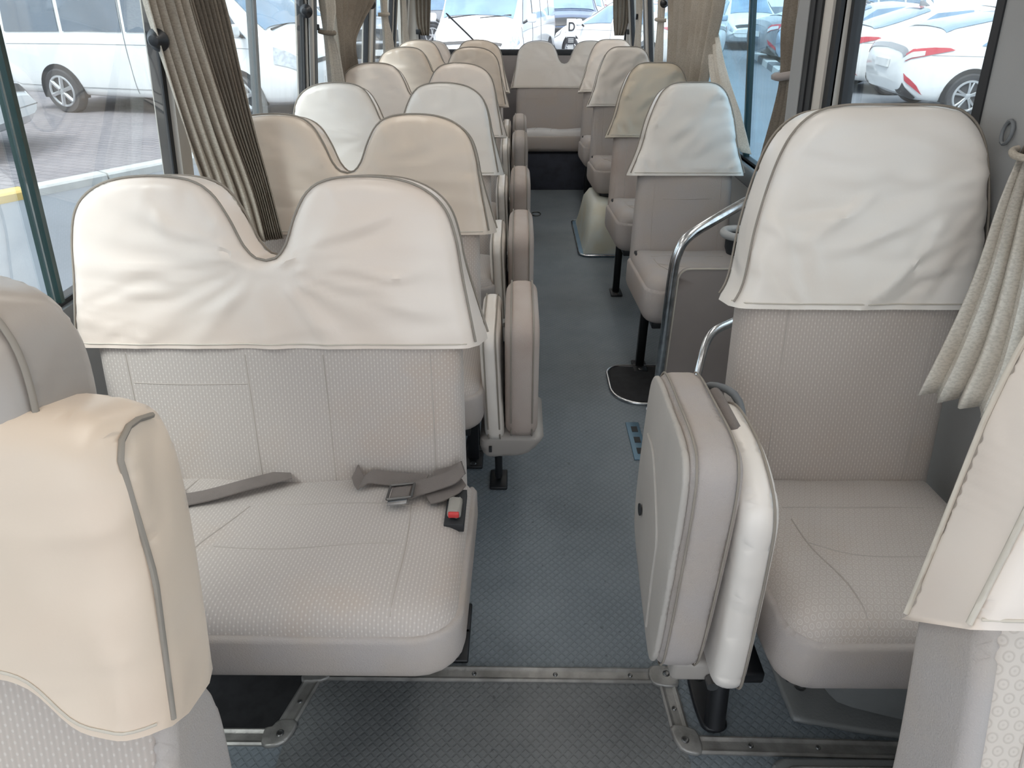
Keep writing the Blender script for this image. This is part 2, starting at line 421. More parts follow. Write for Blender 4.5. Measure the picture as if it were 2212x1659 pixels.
def near_pt(P, A, B):
    d = B - A; L2 = (d * d).sum(1) + 1e-12
    D = np.empty(len(P)); Q = np.empty((len(P), 2))
    for s in range(0, len(P), 400):
        q = P[s:s + 400, None, :] - A[None]
        t = np.clip((q * d[None]).sum(2) / L2[None], 0, 1)
        c = A[None] + t[..., None] * d[None]
        e = np.sqrt(((P[s:s + 400, None, :] - c) ** 2).sum(2)); k = e.argmin(1)
        D[s:s + 400] = e[np.arange(len(k)), k]; Q[s:s + 400] = c[np.arange(len(k)), k]
    return D, Q
def inside(P, out):
    x, y = P[:, 0], P[:, 1]; c = np.zeros(len(P), bool); n = len(out)
    for i in range(n):
        (x1, y1), (x2, y2) = out[i], out[(i + 1) % n]
        m = ((y1 > y) != (y2 > y)) & (x < (x2 - x1) * (y - y1) / (y2 - y1 + 1e-15) + x1); c ^= m
    return c
class Pad:
    """upholstered pad: outline swept to thickness T with edges rounded by r, crowned by bulge"""
    def __init__(s, outline, T, r, spacing=0.03, bulge=0.0, bulge_r=0.15, free=None, disp=None, edge_step=None, rb=None):
        s.T, s.r, s.bulge, s.R, s.disp = T, r, bulge, bulge_r, disp
        s.rb = r if rb is None else rb
        es = edge_step or max(0.008, spacing * 0.7)
        out = resample(outline, es)
        area = 0.5 * np.sum(out[:, 0] * np.roll(out[:, 1], -1) - np.roll(out[:, 0], -1) * out[:, 1])
        if area < 0: out = out[::-1]
        s.out = out; A = out; B = np.roll(out, -1, 0)
        keep = np.ones(len(A), bool)
        if free: keep = np.array([not free(*((A[i] + B[i]) / 2)) for i in range(len(A))])
        s.A, s.B = A[keep], B[keep]
        tg = np.roll(out, -1, 0) - np.roll(out, 1, 0); tg /= np.linalg.norm(tg, axis=1)[:, None] + 1e-12
        nin = np.stack([-tg[:, 1], tg[:, 0]], 1)
        pts = [out]; allA, allB = A, B
        last = 0
        for q in (0.06, 0.2, 0.42, 0.7, 1.0):
            d = q * max(r, s.rb); c = out + nin * d
            c = c[inside(c, out)]
            c = c[seg_dist(c, allA, allB) > 0.93 * d]
            # thin out ring points that crowd each other
            if len(c): 
                sel = [0]
                for i in range(1, len(c)):
                    if np.linalg.norm(c[i] - c[sel[-1]]) > es * 0.55: sel.append(i)
                c = c[sel]; pts.append(c)
        x0, y0 = out.min(0); x1, y1 = out.max(0)
        gx = np.arange(x0, x1, spacing); gy = np.arange(y0, y1, spacing * 0.87)
        G = np.array([(x + (0.5 * spacing if j % 2 else 0), y) for j, y in enumerate(gy) for x in gx])
        G = G[inside(G, out)]
        if len(G):
            G = G[seg_dist(G, allA, allB) > max(r, s.rb) + spacing * 0.45]; pts.append(G)
        P = np.concatenate(pts)
        n = len(out)
        vs, _, fs, *_ = delaunay_2d_cdt([Vector(map(float, p)) for p in P], [], [list(range(n))], 1, 1e-6)
        s.P = np.array([tuple(v) for v in vs]); s.F = [tuple(f) for f in fs]
    def h(s, P, r=None):
        P = np.asarray(P, float).reshape(-1, 2); d = seg_dist(P, s.A, s.B); r = s.r if r is None else r
        k = np.clip(d / r, 0, 1); z = s.T / 2 - r + r * np.sqrt(np.maximum(0, 1 - (1 - k) ** 2))
        k2 = np.clip(d / s.R, 0, 1); z = z + s.bulge * (1 - (1 - k2) ** 2)
        return z
    def top(s, x, y):
        z = float(s.h([(x, y)])[0])
        if s.disp: z += s.disp(x, y)
        return z
    def build(s, name, mat, parent, tf, back=True, uvshift=(0, 0)):
        P = s.P; n = len(P); zf = s.h(P)
        if s.disp: zf = zf + np.array([s.disp(x, y) for x, y in P])
        V = [tf(P[i][0], P[i][1], zf[i]) for i in range(n)]; F = list(s.F); UV = [tuple(p) for p in P]
        # CDT faces are CCW
        if back:
            sb = s.T / 2 - s.rb; zb = -s.h(P, s.rb)
            V += [tf(P[i][0], P[i][1], zb[i]) for i in range(n)]; UV += [tuple(p) for p in P]
            F += [tuple(i + n for i in f[::-1]) for f in s.F]
            ec = {}
            for f in s.F:
                for a, b in zip(f, f[1:] + f[:1]): ec[(a, b)] = 1
            for (a, b) in list(ec):
                if (b, a) not in ec: F.append((b, a, a + n, b + n))
        UV = np.array(UV)
        dd, near = near_pt(P, s.A, s.B); ext = np.zeros((n, 2))
        m_ = (dd < s.r) & (dd > 1e-5)
        kk = 1 - dd[m_] / s.r
        ext[m_] = (near[m_] - P[m_]) / dd[m_][:, None] * (s.r * np.arcsin(kk) - (s.r - dd[m_]))[:, None]
        on = dd <= 1e-5; cen = P.mean(0)
        if on.any():
            oi = np.where(on)[0]
            for i in oi:
                j = int(np.argmin(((s.out - P[i]) ** 2).sum(1))); tg = s.out[(j + 1) % len(s.out)] - s.out[j - 1]
                ext[i] = np.array([tg[1], -tg[0]]) / (np.linalg.norm(tg) + 1e-9) * s.r * 0.57
        UV[:n] += ext
        if back: UV[n:] += ext * 3
        UV = UV + np.array(uvshift)
        return obj(name, V, F, mat, parent, uv=UV, sharp=50)

def ribbon(name, path, widths, sidevec, mat, parent=None, th=0.0015):
    """flat strap along path; sidevec per point or one"""
    V = []; F = []
    m = len(path)
    for i, p in enumerate(path):
        p = Vector(p); sv = Vector(sidevec[i] if isinstance(sidevec, list) else sidevec).normalized()
        w = widths[i] if isinstance(widths, list) else widths
        a = Vector(path[max(0, i - 1)]); b = Vector(path[min(m - 1, i + 1)]); t = (b - a).normalized(); nn = t.cross(sv).normalized()
        for (sx, sn) in ((-1, -1), (1, -1), (1, 1), (-1, 1)): V.append(p + sv * (sx * w / 2) + nn * (sn * th))
    for i in range(m - 1):
        for k in range(4): F.append((i * 4 + k, i * 4 + (k + 1) % 4, i * 4 + 4 + (k + 1) % 4, i * 4 + 4 + k))
    F.append((3, 2, 1, 0)); F.append(tuple((m - 1) * 4 + k for k in range(4)))
    return obj(name, V, F, mat, parent, sharp=40)

def curtain(name, rows, pleats, mat, parent=None, nu=None, sub=6, seed=0, sharpness=0.6, th=0.003):
    """pleated cloth: rows = [(start, end, amplitude)], top to bottom, smoothly interpolated"""
    rnd = random.Random(seed); nu = nu or pleats * 6
    ph = [rnd.uniform(-0.25, 0.25) for _ in range(pleats + 2)]; am = [rnd.uniform(0.65, 1.2) for _ in range(pleats + 2)]
    S = catmull([tuple(r[0]) + tuple(r[1]) + (r[2],) for r in rows], step=0.045)
    V = []; F = []; UV = []
    for j, row in enumerate(S):
        a = Vector(row[0:3]); b = Vector(row[3:6]); amp = row[6]
        d = b - a; nn = Vector((-d.y, d.x, 0)); nn = nn.normalized() if nn.length > 1e-6 else Vector((1, 0, 0))
        for i in range(nu + 1):
            u = i / nu; k = u * pleats; w = min(pleats, int(k)); fr = k - int(k)
            tri = 1 - abs(2 * fr - 1) * 2
            s_ = tri * sharpness + math.sin(2 * math.pi * (fr - 0.25 + 0.06 * ph[w])) * (1 - sharpness)
            off = amp * am[w] * s_ + 0.15 * amp * noise.noise((u * 6 + seed, j * 0.25, 0))
            V.append(a + d * u + nn * off); UV.append((u, j / len(S)))
    for j in range(len(S) - 1):
        for i in range(nu): q = j * (nu + 1) + i; F.append((q, q + 1, q + nu + 2, q + nu + 1))
    o = obj(name, V, F, mat, parent, uv=UV, sharp=70)
    md = o.modifiers.new('thick', 'SOLIDIFY'); md.thickness = th; md.offset = 0
    return o
def screw(parent, loc, r=0.007, axis='z', name='screw'):
    return lathe(name, [(r, 0), (r, 0.002), (r * 0.7, 0.004), (r * 0.35, 0.003)], M['screw'], parent, 10, loc, axis)

# ================================================================ BUS SHELL
def XL(z): return -1.05 + 0.135 * (z - 0.86) if z > 0.86 else -1.05
def XR(z): return 1.07 - 0.135 * (z - 0.80) if z > 0.80 else 1.07
Y_FRONT, Y_REAR = -0.5, 6.78
WTOP = 1.62

def slab(side, y0, y1, z0, z1, t0, t1):
    """leaning block in the side wall plane; t0..t1 measured inwards"""
    X = XL if side < 0 else XR
    V = []
    for z in (z0, z1):
        for y in (y0, y1):
            for t in (t0, t1): V.append((X(z) - side * t, y, z))
    F = [(0, 1, 3, 2), (4, 6, 7, 5), (0, 4, 5, 1), (2, 3, 7, 6), (0, 2, 6, 4), (1, 5, 7, 3)]
    return V, F
def slabo(name, side, y0, y1, z0, z1, t0, t1, mat, parent=None):
    v, f = slab(side, y0, y1, z0, z1, t0, t1); return obj(name, v, f, mat, parent, smooth=False)

# floor with the footwell left open beside the driver
mb = MB()
for (x0, x1, y0, y1) in ((-1.09, 1.11, 1.32, Y_REAR), (-0.53, 1.11, 1.04, 1.32), (0.39, 1.11, 0.86, 1.04), (-1.09, -0.53, Y_FRONT, 0.885), (0.39, 1.11, Y_FRONT, 0.86)):
    mb.add(*box_vf((x0, y0, -0.05), (x1, y1, 0.0)))
floor = struct(mb.build('floor', M['floor'], smooth=False))
mb = MB()
mb.add(*box_vf((-1.09, 0.885, -0.24), (-0.53, 1.32, -0.22)))
mb.add(*box_vf((-0.535, 0.885, -0.22), (-0.53, 1.32, -0.002))); mb.add(*box_vf((-1.09, 1.31, -0.22), (-0.53, 1.318, -0.002)))
mb.add(*box_vf((-1.09, 0.886, -0.22), (-0.53, 0.892, -0.002)))
mb.build('footwell', M['dark'], floor, smooth=False)

# lower walls
wl = struct(box('wall_left', (-1.10, Y_FRONT, 0.0), (-1.05, Y_REAR, 0.84), M['wall']))
wr = struct(box('wall_right', (1.07, Y_FRONT, 0.0), (1.12, Y_REAR, 0.78), M['wall']))
slabo('cant_rail', -1, Y_FRONT, Y_REAR, WTOP, 1.93, -0.03, 0.02, M['wall_cream'], wl)
slabo('cant_rail', 1, Y_FRONT, Y_REAR, WTOP, 1.93, -0.03, 0.02, M['wall_cream'], wr)
box('kick_panel', (-1.05, 0.2, 0.0), (-1.035, Y_REAR, 0.34), M['sill'], wl)
box('kick_panel', (1.055, 2.6, 0.0), (1.07, Y_REAR, 0.34), M['sill'], wr)
ceil = struct(box('ceiling', (-0.93, -1.35, 1.92), (1.0, Y_REAR, 1.96), M['ceiling']))
# rear wall with window opening
wre = struct(box('wall_rear', (-1.10, Y_REAR - 0.06, 0.0), (1.12, Y_REAR, 0.96), M['panel']))
box('header', (-0.9, Y_REAR - 0.06, 1.66), (0.98, Y_REAR, 1.92), M['wall_cream'], wre)
for (a, b) in ((-1.08, -0.90), (0.98, 1.1)):
    box('corner_post', (a, Y_REAR - 0.10, 0.96), (b, Y_REAR, 1.92), M['wall_cream'], wre, 0.02)
w = struct(box('window_1', (-0.9, Y_REAR - 0.035, 0.99), (0.98, Y_REAR - 0.03, 1.66), M['glass_rear']))
mb = MB()
mb.add(*box_vf((-0.92, Y_REAR - 0.07, 0.955), (1.0, Y_REAR - 0.02, 1.005), 0.012)); mb.add(*box_vf((-0.92, Y_REAR - 0.06, 1.63), (1.0, Y_REAR - 0.02, 1.67), 0.012))
mb.add(*box_vf((-0.93, Y_REAR - 0.06, 0.96), (-0.885, Y_REAR - 0.02, 1.67), 0.012)); mb.add(*box_vf((0.965, Y_REAR - 0.06, 0.96), (1.01, Y_REAR - 0.02, 1.67), 0.012))
mb.build('rubber_seal', M['rubber'], w)

# side windows (panes in pairs, meeting rail with a green glass edge, latch knob)
def side_window(n, side, y0, y1, z0, slide=None, latch=None, rail='green_glass', railw=0.013, glass='glass'):
    X = XL if side < 0 else XR
    s = struct(slabo('window_%d' % n, side, y0, y1, z0 - 0.035, z0, -0.02, 0.03, M['sill']))
    mb = MB()
    for (a, b) in ((y0, y0 + 0.022), (y1 - 0.022, y1)): mb.add(*slab(side, a, b, z0, WTOP, -0.015, 0.016))
    mb.add(*slab(side, y0, y1, WTOP - 0.03, WTOP, -0.015, 0.016)); mb.add(*slab(side, y0, y1, z0, z0 + 0.012, -0.015, 0.016))
    mb.build('rubber_seal', M['rubber'], s, smooth=False)
    if slide:
        slabo('pane', side, y0 + 0.02, slide + 0.02, z0, WTOP - 0.02, -0.004, 0.0, M[glass], s)
        slabo('pane', side, slide - 0.02, y1 - 0.02, z0, WTOP - 0.02, 0.010, 0.014, M[glass], s)
        slabo('meeting_rail', side, slide - railw / 2, slide + railw / 2, z0 + 0.01, WTOP - 0.02, -0.008, 0.02, M[rail], s)
    else:
        slabo('pane', side, y0 + 0.02, y1 - 0.02, z0, WTOP - 0.02, -0.002, 0.002, M[glass], s)
    if latch:
        ly, lz = latch; x = X(lz) - side * 0.012
        k = lathe('latch_knob', [(0.010, 0), (0.010, 0.018), (0.026, 0.020), (0.028, 0.030), (0.020, 0.040), (0.013, 0.055), (0.006, 0.058)], M['black'], s, 18, (0, 0, 0), 'y')
        k.location = (x - side * 0.03, ly, lz); k.rotation_euler = (0, 0, math.pi)
        box('latch_arm', (min(x, x - side * 0.035), ly, lz - 0.014), (max(x, x - side * 0.035), ly + 0.022, lz + 0.014), M['black'], s, 0.004)
    return s
side_window(2, -1, -0.35, 2.0, 0.86, 1.365, (1.955, 1.365))
side_window(3, -1, 2.07, 3.40, 0.86, 2.74, (3.36, 1.395), 'plastic_dark', 0.03)
side_window(4, -1, 3.55, 4.90, 0.86, None, (4.86, 1.395))
side_window(5, -1, 5.05, 5.85, 0.86, None)
side_window(6, -1, 5.99, 6.62, 0.86, None)
side_window(7, 1, 1.51, 2.20, 0.62, None)
side_window(8, 1, 2.53, 4.72, 0.80, 3.17, None, 'green_glass', 0.016, 'glass_blue')
side_window(11, 1, -0.40, 1.14, 0.80)
side_window(9, 1, 4.86, 5.72, 0.80, None, (4.95, 1.40))
side_window(10, 1, 5.86, 6.62, 0.80, None)
ti = 1
def pillar(side, y0, y1, z0, mat, extra=(), depth=0.03):
    global ti
    p = struct(slabo('trim_%d' % ti, side, y0, y1, z0, WTOP, -0.03, depth, mat)); ti += 1
    for (a, b, t, m2, nm) in extra: slabo(nm, side, a, b, z0, WTOP, depth - 0.005, depth + t, M[m2], p)
    return p
pillar(-1, -0.5, -0.35, 0.84, M['wall'])
pillar(-1, 2.0, 2.07, 0.84, M['wall_cream'])
pillar(-1, 3.40, 3.55, 0.84, M['wall_cream'], ((3.40, 3.44, 0.006, 'wall', 'seal'), (3.495, 3.53, 0.006, 'sill', 'seal')))
pillar(-1, 4.90, 5.05, 0.84, M['wall_cream'], ((4.99, 5.04, 0.006, 'sill', 'seal'),))
pillar(-1, 5.85, 5.99, 0.84, M['wall_cream'], ((5.85, 5.90, 0.006, 'rubber', 'seal'),))
pillar(-1, 6.62, 6.74, 0.84, M['wall_cream'])
pillar(1, -0.5, -0.40, 0.78, M['wall'])
pillar(1, 1.14, 1.51, 0.78, M['wall'], ((1.485, 1.51, 0.004, 'rubber', 'seal'),))
pillar(1, 2.20, 2.53, 0.40, M['wall_cream'], ((2.20, 2.235, 0.012, 'rubber', 'seal'), (2.235, 2.285, 0.02, 'wall_cream', 'moulding'), (2.345, 2.385, 0.008, 'rubber', 'seal'), (2.39, 2.43, 0.012, 'rubber', 'seal'), (2.43, 2.53, 0.015, 'wall', 'post_cover')))
pillar(1, 4.72, 4.86, 0.78, M['wall_cream'], ((4.80, 4.84, 0.006, 'sill', 'seal'),))
pillar(1, 5.72, 5.86, 0.78, M['wall_cream'], ((5.78, 5.82, 0.006, 'sill', 'seal'),))
pillar(1, 6.62, 6.74, 0.78, M['wall_cream'])
# dark waist rail along the right wall under the window
struct(box('trim_%d' % ti, (1.02, 2.55, 0.72), (1.075, 6.7, 0.80), M['sill'], None, 0.01)); ti += 1
struct(box('trim_%d' % ti, (-1.05, 0.2, 0.79), (-1.02, 6.7, 0.835), M['sill'], None, 0.01)); ti += 1

# unseen ceiling lamps, added to brighten the interior
k = 0
for x in (-0.45, 0.5):
    for y in (0.55, 2.1, 3.65, 5.2):
        side_word = 'left' if x < 0 else 'right'
        t = thing('fill_lamp', (x, y, 1.92), 'unseen ceiling lamp added to brighten the %s seats, %s' % (side_word, ('nearest the windscreen', 'second from the windscreen', 'third from the windscreen', 'nearest the rear window')[k % 4]), 'lamp', 'added fill lamps')
        box('fill_lamp_housing', (-0.11, -0.48, -0.012), (0.11, 0.48, 0.0), M['plastic'], t, 0.004)
        box('fill_diffuser', (-0.095, -0.465, -0.035), (0.095, 0.465, -0.013), M['lamp'], t, 0.008)
        k += 1

# engine hatch in the floor, with ridged metal edging
ht = thing('floor_hatch', (0, 0.3, 0), 'dark grey treaded hatch panel in the floor between the front seats', 'hatch')
box('panel', (-0.53, -0.8, -0.05), (0.39, 0.74, 0.002), M['hatch'], ht)
def edging(name, a, b, width, parent, screws):
    a = Vector(a); b = Vector(b); d = (b - a).normalized(); nn = Vector((-d.y, d.x, 0))
    prof = [(-0.5, 0), (-0.5, 0.005), (-0.38, 0.008), (-0.26, 0.005), (-0.2, 0.004), (0.2, 0.004), (0.26, 0.005), (0.38, 0.008), (0.5, 0.005), (0.5, 0)]
    V = []; F = []
    for p in (a, b):
        for (u, h) in prof: V.append(p + nn * (u * width) + Vector((0, 0, h + 0.001)))
    n = len(prof)
    for i in range(n - 1): F.append((i, i + n, i + n + 1, i + 1))
    F.append(tuple(range(n))); F.append(tuple(range(2 * n - 1, n - 1, -1)))
    o = obj(name, V, F, M['alu'], parent, smooth=False)
    for f in screws: screw(o, a + (b - a) * f + Vector((0, 0, 0.004)), 0.006)
    return o
def corner(pts, parent, scr):
    P = Pad(catmull(pts, 0.01, True), 0.014, 0.005, 0.02)
    o = P.build('corner_piece', M['alu'], parent, lambda x, y, n: (x, y, 0.006 + n))
    screw(o, (scr[0], scr[1], 0.012), 0.009)
edge_t = thing('hatch_edging', (0, 0, 0), 'ridged metal floor edging with screws around the hatch', 'edging')
edging('edging_strip', (-0.47, 1.04, 0), (0.345, 1.036, 0), 0.042, edge_t, (0.08, 0.45, 0.7, 0.93))
edging('edging_strip', (-0.535, 0.905, 0), (-0.505, 1.015, 0), 0.042, edge_t, (0.5,))
edging('edging_strip', (-0.92, 0.872, 0), (-0.57, 0.872, 0), 0.04, edge_t, (0.3, 0.7))
edging('edging_strip', (0.383, 0.90, 0), (0.377, 1.008, 0), 0.042, edge_t, (0.45,))
edging('edging_strip', (0.415, 0.862, 0), (1.02, 0.85, 0), 0.042, edge_t, (0.2, 0.45, 0.75))
corner([(-0.53, 1.012), (-0.482, 1.012), (-0.465, 1.02), (-0.462, 1.062), (-0.515, 1.062), (-0.528, 1.05)], edge_t, (-0.503, 1.04))
corner([(-0.575, 0.85), (-0.54, 0.85), (-0.518, 0.868), (-0.512, 0.908), (-0.556, 0.910), (-0.565, 0.895), (-0.58, 0.892)], edge_t, (-0.54, 0.876))
corner([(0.34, 1.013), (0.4, 1.006), (0.402, 1.05), (0.392, 1.06), (0.34, 1.058)], edge_t, (0.377, 1.037))
corner([(0.362, 0.902), (0.368, 0.86), (0.385, 0.842), (0.42, 0.84), (0.422, 0.885), (0.405, 0.9)], edge_t, (0.388, 0.868))

# ================================================================ SEATS
ALPHA = math.atan2(0.17, 0.74)
SA, CA = math.sin(ALPHA), math.cos(ALPHA)
def back_tf(y0=0.45, z0=0.40, sx=0.0):
    return lambda x, w, n: (x + sx, y0 + w * SA - n * CA + 0.055, z0 + w * CA + n * SA)
def mirror(half):
    """half outline from centre top to lower right; returns full CCW outline"""
    r = [(x, y) for x, y in half]; l = [(-x, y) for x, y in half if x > 1e-6]
    return r, l
def bench_half(grow=0.0, hem=0.385, flare=0.0, top=0.753):
    g = grow
    p = [(0.0, 0.578 + g), (0.02, 0.583 + g), (0.042, 0.61 + g), (0.066, 0.67 + g), (0.095, 0.72 + g), (0.135, top - 0.008 + g), (0.20, top + g), (0.275, top - 0.006 + g), (0.33 + g, 0.725 + g * .7),
         (0.368 + g, 0.685 + g * .5), (0.388 + g, 0.62), (0.400 + g, 0.53), (0.410 + g + flare, hem)]
    return p
def single_half(grow=0.0, hem=0.385, flare=0.0, top=0.755, sl=1.0):
    g = grow
    return [(0.0, top + g), (0.072, top - 0.002 + g), (0.112, top - 0.018 + g), (0.144 * sl + g, top - 0.055 + g), (0.178 * sl + g, top - 0.14), (0.208 + g, top - 0.26), (0.238 + g + flare, hem)]
def outline_from_half(half, bottom, wb, rb=0.02):
    c = catmull(half, 0.012)
    right = [p for p in c]            # centre -> lower right
    left = [(-x, y) for x, y in c[1:]]
    # CCW: lower right up to centre, down the left side, then bottom
    up = right[::-1] + left
    return up + ([(-wb, bottom), (wb, bottom)] if bottom is not None else [])

def fan(cx, cy, rays, amp, r0=0.02, r1=0.36, both=True, w=0.06):
    def f(x, y):
        dx, dy = x - cx, y - cy; rr = math.hypot(dx, dy)
        if rr < r0: return 0.0
        a = math.atan2(dy, abs(dx) if both else dx); e = min(1, (rr - r0) / 0.07) * max(0, 1 - rr / r1)
        s = 0
        for k, (ra, q) in enumerate(rays):
            sgn = 1.0 if (dx > 0 or not both) else 0.9
            s += q * math.exp(-((a - ra + (0.05 if dx > 0 else 0)) / w) ** 2) * sgn
        return amp * e * s
    return f
def wrinkle(seed, amp=0.004, sc=5.0, stretch=(1, 1)):
    def f(x, y):
        n = noise.noise((x * sc * stretch[0] + seed, y * sc * stretch[1], seed * 1.7))
        n2 = noise.noise((x * sc * 2.3 * stretch[0] + seed, (y + 0.6 * x) * sc * 2.3 * stretch[1], seed))
        return amp * (n + 0.5 * (1 - abs(n2) * 2) * 0.6)
    return f

def folds(seed, n, box_, ang, length, width, amp, spread=0.3):
    """random soft creases; box_ = (x0, x1, y0, y1); ang = angle or function of the crease centre"""
    rnd = random.Random(seed); L_ = []
    for _ in range(n):
        x = rnd.uniform(box_[0], box_[1]); y = rnd.uniform(box_[2], box_[3])
        a0 = (ang(x, y) if callable(ang) else ang) + rnd.gauss(0, spread)
        L_.append((x, y, math.cos(a0), math.sin(a0), length * rnd.uniform(0.5, 1.3), width * rnd.uniform(0.7, 1.4), amp * rnd.uniform(0.4, 1.2) * (1 if rnd.random() < 0.7 else -1), rnd.uniform(-2, 2)))
    def f(px, py):
        s = 0
        for (x, y, ca, sa, l, w, q, cv) in L_:
            dx, dy = px - x, py - y; u = dx * ca + dy * sa
            if abs(u) > l: continue
            v = -dx * sa + dy * ca + cv * u * u
            if abs(v) > 3 * w: continue
            s += q * math.exp(-(v / w) ** 2) * (1 - (u / l) ** 2) ** 2
        return s
    return f

def piping(P, T, r, tf, parent, mat, rad=0.0035, hem=None, back=True):
    """cord along the open outline, front and back edges"""
    o = P.out
    idx = [i for i in range(len(o)) if hem is None or o[i][1] > hem + 0.002]
    # rotate so that the run is contiguous
    br = [k for k in range(1, len(idx)) if idx[k] != idx[k - 1] + 1]
    if br: idx = idx[br[0]:] + idx[:br[0]]
    d = T / 2 - r * 0.45
    tube('piping', [tf(o[i][0], o[i][1], d) for i in idx[::1]], rad, mat, parent, 6)
    if back: tube('piping', [tf(o[i][0], o[i][1], -d) for i in idx], rad, mat, parent, 6)

def seam_line(parent, P, pts, tf, mat, rad=0.0022, lift=0.0):
    pp = catmull(pts, 0.02)
    tube('seam', [tf(x, y, P.top(x, y) + lift) for x, y in pp], rad, mat, parent, 5)

def leg_set(parent, x, y0, y1, ztop, foot=True):
    """black tube leg frame with bolted feet"""
    v = MB(); v.add(*box_vf((x - 0.018, y0, 0.0), (x + 0.018, y0 + 0.03, ztop), 0.004)); v.add(*box_vf((x - 0.018, y0, ztop - 0.03), (x + 0.018, y1, ztop), 0.004))
    v.add(*box_vf((x - 0.018, y1 - 0.03, 0.0), (x + 0.018, y1, ztop), 0.004))
    v.build('leg_frame', M['black'], parent, sharp=60)
    for y in sorted(set((y0, round(y1 - 0.03, 4)))):
        o = box('foot', (x - 0.032, y - 0.045, 0.0), (x + 0.032, y + 0.055, 0.012), M['black'], parent, 0.004)
        screw(o, (x - 0.0, y - 0.028, 0.011), 0.011)

